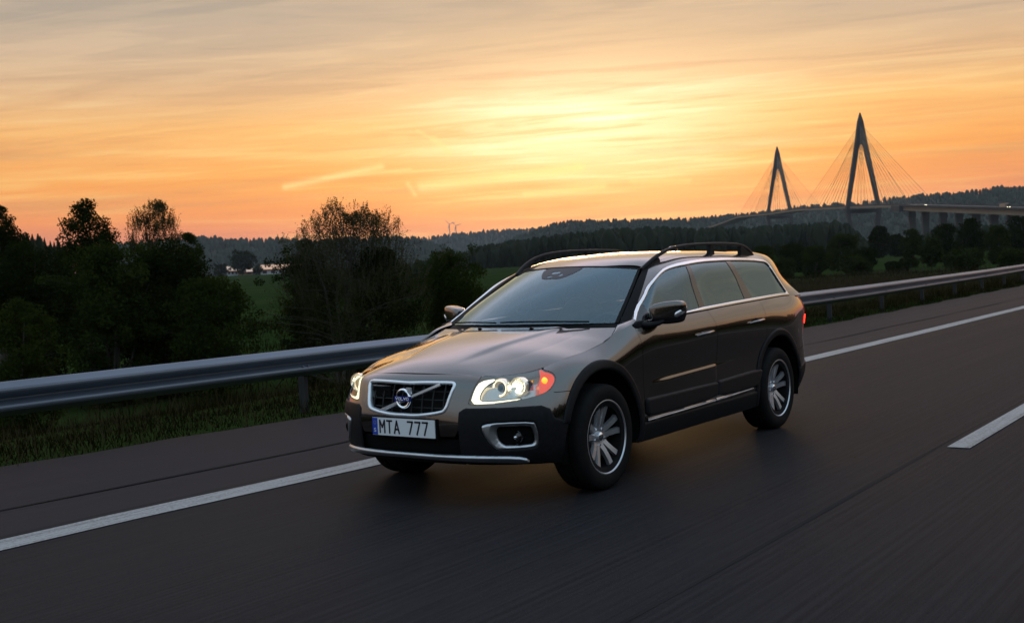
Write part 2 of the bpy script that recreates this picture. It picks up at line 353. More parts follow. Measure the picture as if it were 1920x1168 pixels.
class FnPatch:
    def __init__(s, f, u0, u1, v1): s.f, s.u0, s.u1, s.v1 = f, u0, u1, v1
    def __call__(s, u, v): return s.f(np.asarray(u, float), np.asarray(v, float))
    def grid(s, us, vs):
        U, V = np.meshgrid(us, vs, indexing='ij'); return s.f(U, V)

# --- lower body, from the middle of the front bumper round the left side to the middle of the rear bumper
ROWS = []
XR = [-.5, -1.05, -1.6, -2.15, -2.5, -2.815, -3.15]           # side stations shared by every row
def row(front, side, rear): ROWS.append(front+[(x, y, z) for x, (y, z) in zip(XR, side)]+rear)
row([(.875,0,.283),(.865,.25,.281),(.815,.45,.276),(.72,.61,.270),(.61,.735,.264),(.47,.83,.256),(.28,.88,.246),(0,.888,.240)],
    [(.885,.24),(.885,.24),(.885,.24),(.885,.24),(.885,.245),(.885,.25),(.875,.27)], [(-3.42,.83,.29),(-3.60,.70,.31),(-3.70,.42,.32),(-3.73,0,.32)])
row([(.915,0,.312),(.903,.25,.312),(.857,.45,.310),(.765,.62,.310),(.655,.745,.312),(.505,.85,.316),(.29,.90,.32),(0,.91,.325)],
    [(.905,.33),(.905,.33),(.905,.33),(.905,.33),(.905,.335),(.905,.34),(.90,.36)], [(-3.47,.86,.38),(-3.68,.74,.40),(-3.80,.44,.41),(-3.84,0,.41)])
row([(.935,0,.42),(.925,.25,.42),(.885,.45,.42),(.795,.63,.43),(.68,.765,.44),(.525,.868,.45),(.30,.908,.46),(0,.915,.465)],
    [(.908,.47),(.908,.47),(.908,.47),(.908,.47),(.908,.475),(.909,.48),(.908,.50)], [(-3.50,.87,.52),(-3.72,.755,.54),(-3.845,.45,.55),(-3.885,0,.55)])
row([(.942,0,.54),(.932,.25,.54),(.888,.45,.545),(.79,.64,.555),(.675,.77,.565),(.52,.868,.575),(.30,.905,.58),(0,.912,.585)],
    [(.903,.59),(.902,.59),(.902,.59),(.902,.59),(.903,.597),(.906,.607),(.906,.625)], [(-3.50,.868,.65),(-3.72,.755,.67),(-3.85,.45,.68),(-3.89,0,.68)])
row([(.925,0,.66),(.912,.25,.66),(.86,.455,.665),(.75,.645,.67),(.63,.765,.675),(.475,.852,.685),(.28,.895,.695),(0,.908,.705)],
    [(.902,.715),(.902,.72),(.902,.72),(.903,.725),(.904,.73),(.906,.735),(.906,.75)], [(-3.50,.862,.77),(-3.70,.765,.79),(-3.82,.45,.80),(-3.85,0,.80)])
row([(.895,0,.755),(.878,.25,.755),(.822,.465,.757),(.69,.65,.76),(.56,.755,.765),(.415,.828,.775),(.25,.872,.79),(0,.895,.81)],
    [(.906,.84),(.91,.85),(.912,.855),(.912,.86),(.912,.865),(.912,.87),(.908,.88)], [(-3.50,.864,.89),(-3.71,.785,.90),(-3.81,.45,.91),(-3.83,0,.91)])
row([(.865,0,.80),(.848,.25,.80),(.79,.47,.793),(.645,.64,.787),(.51,.735,.798),(.37,.80,.825),(.20,.842,.845),(-.04,.865,.865)],
    [(.893,.95),(.902,.96),(.905,.97),(.903,.98),(.90,.99),(.896,.995),(.888,1.0)], [(-3.49,.860,1.0),(-3.70,.785,1.01),(-3.79,.45,1.02),(-3.81,0,1.02)])
row([(.83,0,.825),(.81,.25,.825),(.755,.46,.812),(.60,.61,.808),(.455,.70,.824),(.31,.755,.862),(.13,.785,.89),(-.12,.80,.93)],
    [(.845,1.045),(.862,1.06),(.862,1.075),(.858,1.09),(.853,1.098),(.846,1.105),(.832,1.11)], [(-3.44,.822,1.105),(-3.63,.750,1.105),(-3.72,.44,1.12),(-3.74,0,1.12)])
BODY = Patch(np.transpose(np.array(ROWS), (1, 0, 2)), mirror0=3, mirror1=2)
BELT = np.array(ROWS[-1])
def belt(x):                                                   # y, z of the beltline at x
    b = BELT[7:16]; q = np.asarray(x, float)
    return np.interp(-q, -b[:, 0], b[:, 1]), np.interp(-q, -b[:, 0], b[:, 2])
# --- greenhouse: from the belt up over the roof edge to the middle of the roof
G = [
 [(-.50,.745,1.052),(-.79,.675,1.225),(-1.07,.600,1.375),(-1.165,.560,1.424),(-1.05,.30,1.449),(-.99,0,1.458)],
 [(-.56,.845,1.047),(-.86,.755,1.235),(-1.14,.655,1.395),(-1.26,.588,1.453),(-1.20,.31,1.487),(-1.16,0,1.497)],
 [(-.85,.858,1.055),(-1.02,.775,1.25),(-1.28,.672,1.425),(-1.42,.595,1.480),(-1.39,.32,1.517),(-1.37,0,1.528)],
 [(-1.3,.862,1.067),(-1.38,.785,1.262),(-1.52,.682,1.452),(-1.62,.605,1.500),(-1.62,.33,1.537),(-1.62,0,1.548)],
 [(-1.9,.86,1.083),(-1.92,.785,1.272),(-1.96,.688,1.462),(-2.0,.61,1.508),(-2.0,.33,1.545),(-2.0,0,1.556)],
 [(-2.5,.853,1.098),(-2.5,.778,1.28),(-2.5,.682,1.460),(-2.5,.605,1.506),(-2.5,.33,1.542),(-2.5,0,1.553)],
 [(-3.05,.838,1.108),(-3.02,.76,1.284),(-2.96,.668,1.448),(-2.94,.592,1.494),(-2.94,.32,1.528),(-2.94,0,1.538)],
 [(-3.36,.81,1.11),(-3.31,.737,1.29),(-3.23,.655,1.447),(-3.22,.585,1.494),(-3.23,.31,1.526),(-3.23,0,1.535)],
 [(-3.60,.735,1.11),(-3.515,.685,1.275),(-3.44,.622,1.430),(-3.44,.56,1.478),(-3.50,.30,1.505),(-3.52,0,1.512)],
]
for g in G[1:]:
    y, z = belt(g[0][0]); g[0] = (g[0][0], float(y), float(z))
GREEN = Patch(G, mirror0=0, mirror1=0)
# mirror the rows over the roof's middle so that it stays smooth there
_n = GREEN.net; _m = _n[:, -3:-1][:, ::-1]*np.array([1, -1, 1]); _t = GREEN.tv
GREEN.net = np.concatenate([_n, _m], axis=1); GREEN.tv = np.concatenate([_t, 2*_t[-1]-_t[-3:-1][::-1]])
# --- bonnet: v 0 (front) to 1 (cowl), u -1..1 across
HE = [(.80,.415,.815),(.745,.475,.82),(.66,.565,.822),(.56,.64,.83),(.455,.70,.842),(.31,.755,.866),(.13,.785,.894),(-.12,.80,.935),(-.30,.795,.985),(-.40,.765,1.03)]
_hu = np.array([.40,.50,.62,.76,.92,1.10,1.32,1.58])
_he = BODY(_hu, np.full(8, BODY.v1)); _he = np.concatenate([_he, [(-.30,.796,.983),(-.415,.765,1.028)]])
HE = [tuple(p) for p in _he]
HC = [(.833,0,.829),(.785,0,.853),(.70,0,.886),(.58,0,.918),(.455,0,.946),(.31,0,.976),(.13,0,1.006),(-.06,0,1.032),(-.17,0,1.0455),(-.22,0,1.053)]
HT = np.array([0,.05,.13,.23,.33,.45,.60,.79,.93,1.0])
def bonnet_fn(u, v):
    sh = u.shape; W = spline_basis(HT, v.ravel()); e = (W@np.array(HE)).reshape(sh+(3,)); c = (W@np.array(HC)).reshape(sh+(3,))
    a = np.abs(u); y = u*e[..., 1]; x = e[..., 0]+(c[..., 0]-e[..., 0])*(1-a**2.2); z = e[..., 2]+(c[..., 2]-e[..., 2])*(1-a**2.4)
    yc = .215+.30*np.clip(.80-x, 0, 1.2)*.62+.0*x              # crease, wider towards the windscreen
    fade = np.clip((.74-x)/.35, 0, 1); fade = fade*fade*(3-2*fade)
    d = np.abs(y)-yc
    z = z-fade*.011*(1/(1+np.exp(-d/.012)))*np.clip((e[..., 1]-np.abs(y))/.22, 0, 1)
    return np.stack([x, y, z], -1)
BONNET = FnPatch(bonnet_fn, -1, 1, 1)
# --- windscreen: v 0 (cowl) to 1 (header)
def screen_fn(u, v):
    e0 = np.array([-.50,.745,1.052]); e1 = np.array([-1.165,.560,1.424]); em = np.array([-.79,.675,1.225])
    c0 = np.array([-.225,0,1.063]); c1 = np.array([-.99,0,1.458]); cm = np.array([-.59,0,1.283])
    L = lambda a, m, b: a*((1-v)*(1-2*v))[..., None]+m*(4*v*(1-v))[..., None]+b*(v*(2*v-1))[..., None]
    e = L(e0, em, e1); c = L(c0, cm, c1); a = np.abs(u)**2.3
    y = u*e[..., 1]; return np.stack([c[..., 0]+(e[..., 0]-c[..., 0])*a, y, c[..., 2]+(e[..., 2]-c[..., 2])*a], -1)
SCREEN = FnPatch(screen_fn, -1, 1, 1)
# === END CAR SURFACES ===
# ------------------------------------------------------------------ car materials
def paint_mat():
    m = material('brown_metallic_paint', (.058, .044, .034), .20, 1.0, 1.0, .02); n = NG(m.node_tree); b = m.node_tree.nodes['Principled BSDF']
    p = n.n('ShaderNodeNewGeometry').outputs['Position']
    f = n.noise(p, 900, 2, .5); n.put(b.inputs['Base Color'], n.mix(f, (.070, .057, .049), (.090, .074, .063)))
    b.inputs['Coat IOR'].default_value = 1.75; d = n.noise(p, 3.0, 5, .6); n.put(b.inputs['Coat Roughness'], n.m('ADD', .008, n.m('MULTIPLY', d, .03)))
    n.put(b.inputs['Roughness'], n.m('ADD', .17, n.m('MULTIPLY', d, .07)))
    return m
PAINT = paint_mat()
CLAD = noisy('dark_grey_plastic', (.008, .008, .009), (.013, .013, .0145), .46, 40, bump=.15, bscale=900, spec=.10)
BLACK = material('black_plastic', (.005, .005, .005), .6, spec=.08)
GLOSSBLACK = material('gloss_black_trim', (.006, .006, .007), .12, coat=.5)
CHROME = noisy('bright_chrome', (.88, .89, .91), (.82, .83, .85), .12, 12, metal=1)
SATINB = noisy('bright_satin_trim', (.72, .74, .77), (.66, .68, .71), .30, 12, metal=.75)
SLATM = material('slat_plastic', (.018, .018, .019), .45, spec=.2)
SATIN = noisy('satin_silver', (.50, .51, .53), (.44, .45, .47), .34, 12, metal=1)
RUBBER = noisy('tyre_rubber', (.007, .007, .008), (.012, .0115, .011), .7, 14, bump=.2, bscale=200, spec=.08)
ALLOY = noisy('grey_alloy', (.58, .58, .60), (.48, .48, .50), .42, 9, metal=.9)
STEEL = noisy('brake_steel', (.10, .09, .09), (.16, .15, .14), .5, 20, metal=.8)
INTERIOR = noisy('dark_interior', (.020, .021, .022), (.030, .030, .031), .75, 12)
SEATM = noisy('charcoal_seat', (.05, .055, .06), (.07, .075, .08), .7, 20)
def glass_mat(name, tint, refl=1.0, base=.11):
    m = bpy.data.materials.new(name); m.use_nodes = True; t = m.node_tree; t.nodes.clear(); n = NG(t)
    tr = n.n('ShaderNodeBsdfTransparent'); tr.inputs[0].default_value = (*tint, 1); gl = n.n('ShaderNodeBsdfGlossy'); gl.inputs['Roughness'].default_value = .015
    gl.inputs['Color'].default_value = (.66*refl, .90*refl, 1.0*refl, 1)
    fr = n.n('ShaderNodeFresnel'); fr.inputs[0].default_value = 1.62
    mx = n.n('ShaderNodeMixShader'); n.put(mx.inputs[0], n.m('ADD', base, n.m('MULTIPLY', fr.outputs[0], 1.3), clamp=True)); t.links.new(tr.outputs[0], mx.inputs[1]); t.links.new(gl.outputs[0], mx.inputs[2])
    o = n.n('ShaderNodeOutputMaterial'); t.links.new(mx.outputs[0], o.inputs[0]); return m
GLASS = glass_mat('window_glass', (.86, .92, .92), base=.035); DARKGLASS = glass_mat('tinted_glass', (.16, .18, .18), base=.05); LENS = glass_mat('clear_lens', (.93, .95, .96), .8, .03)
REFLECTOR = material('lit_reflector', (.85, .82, .72), .16, .9, emis=(1, .78, .46), estr=.20)  # weak emission stands in for bulb light caught by the bowl
HOUSING = material('glowing_lamp_housing', (.45, .44, .42), .25, .8, emis=(1, .74, .42), estr=.07)  # faint emission stands in for bulb light inside the housing
CLEARBLUE = material('clear_side_reflector', (.42, .46, .54), .12, .9)
HEADLIT = material('lit_headlamp', (.9, .9, .85), .3, emis=(1, .84, .54), estr=1.5)
HEADBULB = material('headlamp_bulb', (.9, .9, .85), .3, emis=(1, .95, .80), estr=9)
AMBERLIT = material('lit_indicator', (.45, .035, .002), .3, emis=(1, .085, .002), estr=.75, coat=.3)
AMBERBULB = material('indicator_bulb', (.9, .4, .05), .3, emis=(1, .36, .03), estr=1.7)
REDLIT = material('lit_tail_lamp', (.5, .01, .01), .25, emis=(1, .03, .015), estr=6)
REDLENS = material('red_lens', (.30, .012, .010), .12, coat=1, emis=(1, .04, .02), estr=.10)
WHITELAMP = material('pale_reflector', (.7, .7, .72), .18, .85)
PLATEWHITE = material('plate_white', (.62, .64, .66), .35, coat=.3); PLATEBLUE = material('plate_blue', (.01, .045, .36), .35, coat=.3)
INK = material('black_ink', (.008, .008, .01), .4); BADGEBLUE = material('badge_blue', (.012, .02, .16), .25, coat=.6); WHITEINK = material('white_ink', (.75, .75, .78), .4)

car = empty('estate_car', (-1.41, 0, 0), label='dark brown estate car with black roof rails and lit headlamps on the motorway', category='car')
WH = [(0., .800), (-2.815, .800)]; RT = .345
rect = lambda x0, x1, y0, y1: [(x0, y0), (x1, y0), (x1, y1), (x0, y1)]
both = lambda name, A, mat, par=car, **k: [put(name, A, mat, par, **k), put(name, flip(A), mat, par, **k)]

# outlines, s = distance round the body from the middle of the front bumper, z = height
LAMP = chaikin([(.476,.648),(.470,.66),(.480,.72),(.494,.86),(.60,.87),(.80,.87),(.90,.822),(.955,.812),(.995,.796),(1.012,.763),(.99,.722),(.955,.698),(.88,.680),(.80,.667),(.70,.656),(.58,.648)], 1)
GRILLE = chaikin([(-.36,.790),(0,.792),(.36,.781),(.352,.70),(.325,.606),(.26,.592),(.10,.569),(0,.566),(-.1,.569)], 1)
GRILLE = chaikin([(-.335,.612),(-.352,.71),(-.362,.758),(-.352,.776),(-.32,.780),(0,.783),(.32,.780),(.352,.776),(.362,.758),(.352,.71),(.335,.612),(.29,.594),(.11,.568),(0,.566),(-.11,.568),(-.29,.594)], 1)
BUMPER = [(-.3,.452),(.385,.452),(.418,.50),(.418,.600),(.455,.624),(.93,.620),(.992,.596),(1.027,.537),(1.12,.507),(1.4,.507),(1.4,.6835),(1.167,.6845),(1.016,.6885),(.96,.72),(.80,.72),(.58,.72),(.50,.74),(.493,.95),(-.3,.95)]
CLADF = [(.414,.05),(.414,.604),(.453,.628),(.932,.624),(.995,.600),(1.030,.541),(1.122,.511),(1.5,.511),(1.5,.05)]
FOGO = chaikin([(.568,.505),(.580,.530),(.70,.538),(.885,.532),(.905,.505),(.922,.44),(.920,.385),(.895,.366),(.69,.366),(.655,.378),(.60,.44)], 1)
FOGI = chaikin([(.668,.480),(.674,.505),(.70,.508),(.862,.504),(.882,.49),(.898,.42),(.892,.395),(.875,.388),(.735,.388),(.708,.40),(.682,.43)], 1)
FENDER = [(1.45,.6875),(1.167,.6885),(1.016,.6925),(.96,.705),(.93,.76),(.905,.80),(.905,1.3),(1.99,1.3),(2.00,1.08),(2.012,1.0),(2.026,.9),(2.031,.8),(2.031,.2),(1.9,.2)]
DOORF = [(2.010,.34),(2.035,.45),(2.035,.8),(2.030,.9),(2.016,1.0),(2.004,1.08),(1.995,1.3),(3.112,1.3),(3.126,1.06),(3.160,1.0),(3.179,.95),(3.177,.80),(3.163,.546),(3.100,.34)]
DOORR = [(3.104,.34),(3.167,.546),(3.181,.80),(3.183,.95),(3.164,1.0),(3.130,1.06),(3.116,1.3),(4.105,1.3),(4.124,1.01),(4.113,.90),(4.099,.74),(4.0,.58),(3.94,.34)]
QUARTER = [(3.99,.50),(4.103,.74),(4.117,.90),(4.128,1.01),(4.109,1.3),(5.12,1.3),(5.11,1.10),(5.10,.80),(5.16,.665),(4.84,.640),(4.6,.63),(4.2,.4)]
RBUMP = [(4.6,.625),(4.84,.636),(5.16,.661),(5.9,.665),(7,.665),(7,.53),(4.98,.515),(4.80,.48),(4.6,.48)]
RCLAD = [(4.5,.1),(4.5,.476),(4.80,.476),(4.98,.511),(7,.526),(7,.1)]
TAIL = chaikin([(5.104,.80),(5.114,1.10),(5.14,1.13),(5.32,1.13),(5.36,1.0),(5.34,.82),(5.26,.72),(5.165,.675)], 1)
AF = lambda x, z, r: np.hypot(x, z-RT)-r
AR = lambda x, z, r: np.hypot(x+2.85, z-.35)-r
SD = lambda poly: (lambda U, V, x, y, z: psdf(U, z, poly))
def body(sdf, u0, u1, z0=None, res=.0085, v=(0, 1), **k):
    return cut(BODY, sdf, (u0, u1), (v[0]*BODY.v1, v[1]*BODY.v1), int((u1-u0)/res)+2, int((v[1]-v[0])*.95/res)+2, **k)

# front bumper, grille surround and the painted skin around them
A = body(lambda U, V, x, y, z: np.minimum(np.minimum(np.minimum(psdf(U, z, BUMPER), AF(x, z, .497)), -psdf(U, z, GRILLE)), -psdf(U, z, LAMP)-.003), 0, 1.42, whole=True)
bump = put('front_bumper', join(A, flip(A)), PAINT, car)
A = body(lambda U, V, x, y, z: np.minimum(np.minimum(psdf(U, z, CLADF), AF(x, z, .445)), -psdf(U, z, FOGO)+.002), .40, 1.45, off=.006, rnd=.012, rdrop=.008)
for q in (A, flip(A)): put('lower_bumper_cladding', q, CLAD, bump)
A = body(lambda U, V, x, y, z: psdf(U, z, rect(-1, .411, .05, .318)), 0, .42, off=.006, rnd=.01, rdrop=.008, whole=True)
put('front_lip', join(A, flip(A)), CLAD, bump)
STRIP = chaikin([(-.5,.314),(0,.314),(.43,.306),(.69,.293),(.82,.281),(.862,.285),(.835,.318),(.70,.334),(.43,.343),(0,.346),(-.5,.346)], 1)
A = body(SD(STRIP), 0, .88, .004, res=.005, v=(.03, .35), off=.026, rnd=.014, rdrop=.018, thick=.03, whole=True)
put('skid_strip', join(A, flip(A)), SATIN, bump)
# lower intake with its honeycomb bars
mb = MB()
for k in range(7): z = .352+k*.016; mb.tube([BODY(np.array([abs(s)]), np.array([.17*BODY.v1+k*.0155]))[0]*[1, 1 if s >= 0 else -1, 1]-[.045, 0, 0] for s in np.linspace(-.41, .41, 15)], .0028, 4)
for j in range(33):
    s = -.40+.025*j; mb.tube([BODY(np.array([abs(s)]), np.array([.15*BODY.v1+k*.0155]))[0]*[1, 1 if s >= 0 else -1, 1]-[.047, 0, 0] for k in (0, 7.6)], .0025, 4)
mb.build('intake_mesh', BLACK, bump)
# grille: frame, recess, slats, diagonal bar, round emblem, sensor cover
grille = empty('grille', (.90, 0, .68)); grille.parent = car; grille.matrix_parent_inverse = place(car).inverted()
Gs = lambda y, z: np.array([np.interp(abs(y), [0, .25, .36], [0, -.010, -.026])+np.interp(z, [.55, .66, .76, .80], [.942, .925, .893, .865]), y, z])
gp = chaikin(GRILLE, 2); gp = np.concatenate([gp, gp[:1]]); cen = np.array([0, .68])
fp = []
for p in gp:
    b_ = BODY(np.full(60, min(abs(p[0]), .40)), np.linspace(.4*BODY.v1, BODY.v1, 60)); b_ = b_[np.argmin(abs(b_[:, 2]-p[1]))]
    d = cen-p; d = d/np.hypot(*d)*.010; fp.append([b_[0]+.004, (b_[1] if p[0] >= 0 else -b_[1])+d[0], p[1]+d[1]])
fp = np.array(fp); m_ = MB(); n_ = len(fp)-1; T_ = np.roll(fp[:-1], -1, 0)-np.roll(fp[:-1], 1, 0); T_ /= np.linalg.norm(T_, axis=1)[:, None]; V = []
for p, t in zip(fp[:-1], T_):
    a_ = np.cross(t, (1, 0, 0)); a_ /= np.linalg.norm(a_); V += [p+a_*q[0]+hxx*q[1] for hxx in [np.array([1., 0, 0])] for q in ((-.0115, -.03), (-.0115, .001), (-.006, .006), (0, .0075), (.006, .006), (.0115, .001), (.0115, -.03))]
m_.add(V, [(i_*7+k_, i_*7+k_+1, ((i_+1) % n_)*7+k_+1, ((i_+1) % n_)*7+k_) for i_ in range(n_) for k_ in range(6)]); m_.build('chrome_frame', SATINB, grille, smooth=True)
A = body(lambda U, V, x, y, z: psdf(U, z, GRILLE), 0, .40, v=(.40, 1), off=-.075, thick=0, whole=True)
put('grille_back', join(A, flip(A)), BLACK, grille)
gin = [p for p in GRILLE]
for y in np.linspace(-.29, .29, 8):
    zs = [z for z in np.arange(.57, .785, .005) if psdf(np.array([y]), np.array([z]), GRILLE)[0] > .014]
    MB().tube([Gs(y, z)-[.018, 0, 0] for z in (zs[0], sum(zs)/len(zs), zs[-1])], .0045, 6).build('slat', SLATM, grille, angle=40)
for z in (.622, .672, .722):
    ys = [y for y in np.arange(-.36, .361, .005) if psdf(np.array([y]), np.array([z]), GRILLE)[0] > .014]
    MB().tube([Gs(y, z)-[.026, 0, 0] for y in np.linspace(ys[0], ys[-1], 9)], .0035, 6).build('cross_slat', SLATM, grille, angle=40)
p0, p1 = np.array([-.235, .585]), np.array([.262, .768])         # bar from lower left to upper right as seen
pts = [Gs(*(p0+(p1-p0)*t))+[.006, 0, 0] for t in np.linspace(0, 1, 13)]
MB().sweep(pts, [(-.011, -.006), (-.006, .005), (.006, .005), (.011, -.006)], upv=(1, 0, 0)).build('diagonal_bar', SATINB, grille, angle=35)
ec = Gs(0, .680)+[.018, 0, 0]
emb = empty('emblem', tuple(ec)); emb.parent = grille; emb.matrix_parent_inverse = place(grille).inverted()
MB().lathe([(.047, -.006), (.058, -.010), (.064, -.004), (.063, .004), (.056, .009), (.048, .006)], 40, ec, 'x', closed=True).build('emblem_ring', CHROME, emb, angle=50)
a45 = math.radians(42); ad = np.array([0, math.cos(a45), math.sin(a45)]); an = np.array([0, -math.sin(a45), math.cos(a45)]); hx = np.array([1., 0, 0])
b0 = ec+ad*.058; tipc = ec+ad*.094
mb = MB(); mb.hexa([b0+s*an*.008+d*hx*.006-ad*0 for s in (-1, 1) for d in (-1, 1)]+[b0+ad*.018+s*an*.008+d*hx*.006 for s in (-1, 1) for d in (-1, 1)])
tri = [tipc+ad*.004+an*.000, b0+ad*.006+an*.026, b0+ad*.006-an*.026]; tri = [ec+ad*.098-an*.0, ec+ad*.064+an*.030, ec+ad*.064-an*.030]
tri = [ec+np.array([0, .070, .070]), ec+np.array([0, .030, .070]), ec+np.array([0, .070, .030])]
mb.add([t+hx*.007 for t in tri]+[t-hx*.007 for t in tri], [(0, 1, 2), (3, 5, 4), (0, 3, 4, 1), (1, 4, 5, 2), (2, 5, 3, 0)]); mb.build('emblem_arrow', SATINB, emb, angle=40)
MB().box(ec+[.006, 0, 0], (.012, .132, .032)).build('emblem_band', BADGEBLUE, emb)
def strokes(text, glyph, org, right, up, out, w, h, gap, th, depth):
    mb = MB(); x = 0; right, up, out, org = map(np.array, (right, up, out, org))
    for ch in text:
        for a, b in glyph.get(ch, []):
            A_, B_ = org+right*(x+a[0]*w)+up*a[1]*h, org+right*(x+b[0]*w)+up*b[1]*h; d = (B_-A_); L = np.linalg.norm(d); d = d/L; s = np.cross(out, d)*th/2; e = d*th*.42
            mb.hexa([P+q*s+k*out*depth for P in (A_-e, B_+e) for q in (-1, 1) for k in (0, 1)])
        x += w+gap if ch != ' ' else w*.75+gap
    return mb
GL = {'M': [((0,0),(0,1)),((0,1),(.5,.45)),((.5,.45),(1,1)),((1,1),(1,0))], 'T': [((0,1),(1,1)),((.5,1),(.5,0))], 'A': [((0,0),(.5,1)),((.5,1),(1,0)),((.22,.32),(.78,.32))],
      '7': [((0,1),(1,1)),((1,1),(.35,0))], 'V': [((0,1),(.5,0)),((.5,0),(1,1))], 'O': [((0,0),(0,1)),((0,1),(1,1)),((1,1),(1,0)),((1,0),(0,0))], 'L': [((0,1),(0,0)),((0,0),(1,0))],
      'S': [((1,1),(0,1)),((0,1),(0,.5)),((0,.5),(1,.5)),((1,.5),(1,0)),((1,0),(0,0))]}
strokes('VOLVO', GL, ec+[.0125, -.052, -.008], (0, 1, 0), (0, 0, 1), (1, 0, 0), .015, .016, .0075, .0042, .0012).build('emblem_lettering', WHITEINK, emb)
mb = MB(); mb.sweep([Gs(y, .708)+[-.022, 0, 0] for y in np.linspace(-.315, -.150, 6)], [(-.03, -.042), (-.006, -.047), (.004, -.040), (.004, .040), (-.006, .047), (-.03, .042)], upv=(0, 0, 1)); mb.build('sensor_cover', GLOSSBLACK, grille, angle=30)
# number plate
pc = np.array([.949, 0, .499]); plate = MB().box(pc, (.006, .520, .112)).build('number_plate', PLATEWHITE, bump)
MB().box(pc+[.0035, -.238, 0], (.003, .042, .108)).build('country_band', PLATEBLUE, plate)
mb = MB()
for k in range(12):
    a = k*math.pi/6; mb.box(pc+[.0055, -.238+.010*math.sin(a), .024+.010*math.cos(a)], (.0008, .0018, .0018))
mb.build('star_ring', material('star_yellow', (.8, .6, .05), .4), plate)
strokes('S', GL, pc+[.0052, -.244, -.034], (0, 1, 0), (0, 0, 1), (1, 0, 0), .012, .020, 0, .0035, .001).build('country_letter', WHITEINK, plate)
xo = 0
for ch_ in 'MTA 777':
    if ch_ != ' ': strokes(ch_, GL, pc+[.0034, -.196+xo, -.038], (0, 1, 0), (0, 0, 1), (1, 0, 0), .040, .076, 0, .0115, .0012).build('plate_character', INK, plate)
    xo += .0615 if ch_ != ' ' else .0515
MB().box(pc+[-.012, 0, -.002], (.018, .536, .126)).build('plate_frame', BLACK, bump)
# fog lamp surrounds
A = body(lambda U, V, x, y, z: np.minimum(psdf(U, z, FOGO), -psdf(U, z, FOGI)), .54, .95, v=(.1, .52), res=.004, off=.016, rnd=.016, rdrop=.012, thick=.02,
         disp=lambda U, x, y, z: -.020*np.clip(1-psdf(U, z, FOGI)/-.045, 0, 1))
fs = both('fog_lamp_surround', A, SATIN, bump)
Ab = body(lambda U, V, x, y, z: psdf(U, z, FOGO), .54, .95, v=(.1, .52), off=-.045, thick=0)
for q in (Ab, flip(Ab)): put('fog_lamp_recess', q, BLACK, bump)
for sgn in (1, -1):
    c0 = np.array([.700, .700*sgn, .438]); f = MB().lathe([(.000, .012), (.018, .010), (.030, .002), (.036, -.02), (.040, .012), (.043, .010), (.042, -.03)], 24, c0, 'x').build('fog_lamp', GLOSSBLACK, bump, angle=40)
    MB().lathe([(0, .030), (.008, .027), (.013, .018), (.013, .005)], 14, c0, 'x').build('fog_bulb', WHITELAMP, f, angle=50)

# bonnet, wings, doors, rear quarters
bw = lambda U, V, x, y, z: np.minimum(np.minimum(.998-np.abs(U), V-.004), .9985-V)*.8
A = cut(BONNET, bw, (-1, 1), (0, 1), 201, 181, thick=.014)
hood = put('bonnet', A, PAINT, car)
for y in (-.215, .235):
    c0 = bonnet_fn(np.array([y/.80]), np.array([.900]))[0]
    MB().tube([c0+[-.012, 0, .002], c0+[.006, 0, .006], c0+[.014, 0, .004]], [.014, .013, .008], 10, flat=.5).build('washer_nozzle', BLACK, hood, angle=50)
A = body(lambda U, V, x, y, z: np.minimum(np.minimum(psdf(U, z, FENDER), AF(x, z, .485)), -psdf(U, z, LAMP)-.003), .90, 2.04, off=0); fen = both('front_wing', A, PAINT)
# strip beside the windscreen foot
_o = BODY(np.linspace(1.58, 2.075, 12), np.full(12, BODY.v1)); _i = curve([(-.185,.8045,.9475),(-.30,.802,.988),(-.42,.7705,1.039),(-.505,.752,1.056),(-.575,.80,1.075)], np.linspace(0, 1, 12))
V = []; mid = (_o+_i)/2+np.array([0, .006, .010]); V = np.concatenate([_o, mid, _i]); T = np.array([(a+r*12, a+1+r*12, a+1+(r+1)*12, a+(r+1)*12) for r in range(2) for a in range(11)])
T = np.concatenate([T[:, [0, 1, 2]], T[:, [0, 2, 3]]]); A = (V, T, normals_of(V, T))
for q, f in zip((A, flip(A)), fen): put('wing_corner', q, PAINT, f)
def swage(U, x, y, z):
    k = lambda t: 1/(1+np.exp(-t)); zc = .633+(-.60-x)*.024
    a = np.where(x > -1.66, np.clip((-.60-x)/.25, 0, 1)*np.clip((x+1.66)/.06+.25, .25, 1), .25*np.clip((x+2.2)/.5, 0, 1))
    return .008*k((zc-z)/.004)*np.clip((z-.42)/.16, 0, 1)*a
A = body(SD(DOORF), 1.98, 3.20, disp=swage); df = both('front_door', A, PAINT)
A = body(lambda U, V, x, y, z: np.minimum(psdf(U, z, DOORR), AR(x, z, .485)), 3.08, 4.15, disp=swage); dr = both('rear_door', A, PAINT)
A = body(lambda U, V, x, y, z: np.minimum(psdf(U, z, QUARTER), AR(x, z, .485)), 3.97, 5.17); qp = both('rear_wing', A, PAINT)
A = body(lambda U, V, x, y, z: np.minimum(psdf(U, z, RBUMP), AR(x, z, .485)), 4.5, BODY.u1, whole=True); rb = put('rear_bumper', join(A, flip(A)), PAINT, car)
A = body(lambda U, V, x, y, z: np.minimum(psdf(U, z, RCLAD), AR(x, z, .445)), 4.5, BODY.u1, off=.010, rnd=.014, rdrop=.012, whole=True); put('rear_cladding', join(A, flip(A)), CLAD, rb)
A = body(lambda U, V, x, y, z: psdf(U, z, [(5.165,.669),(5.27,.715),(5.347,.82),(5.367,1.0),(5.33,1.3),(7,1.3),(7,.669)]), 5.1, BODY.u1, whole=True); tg = put('tailgate', join(A, flip(A)), PAINT, car)
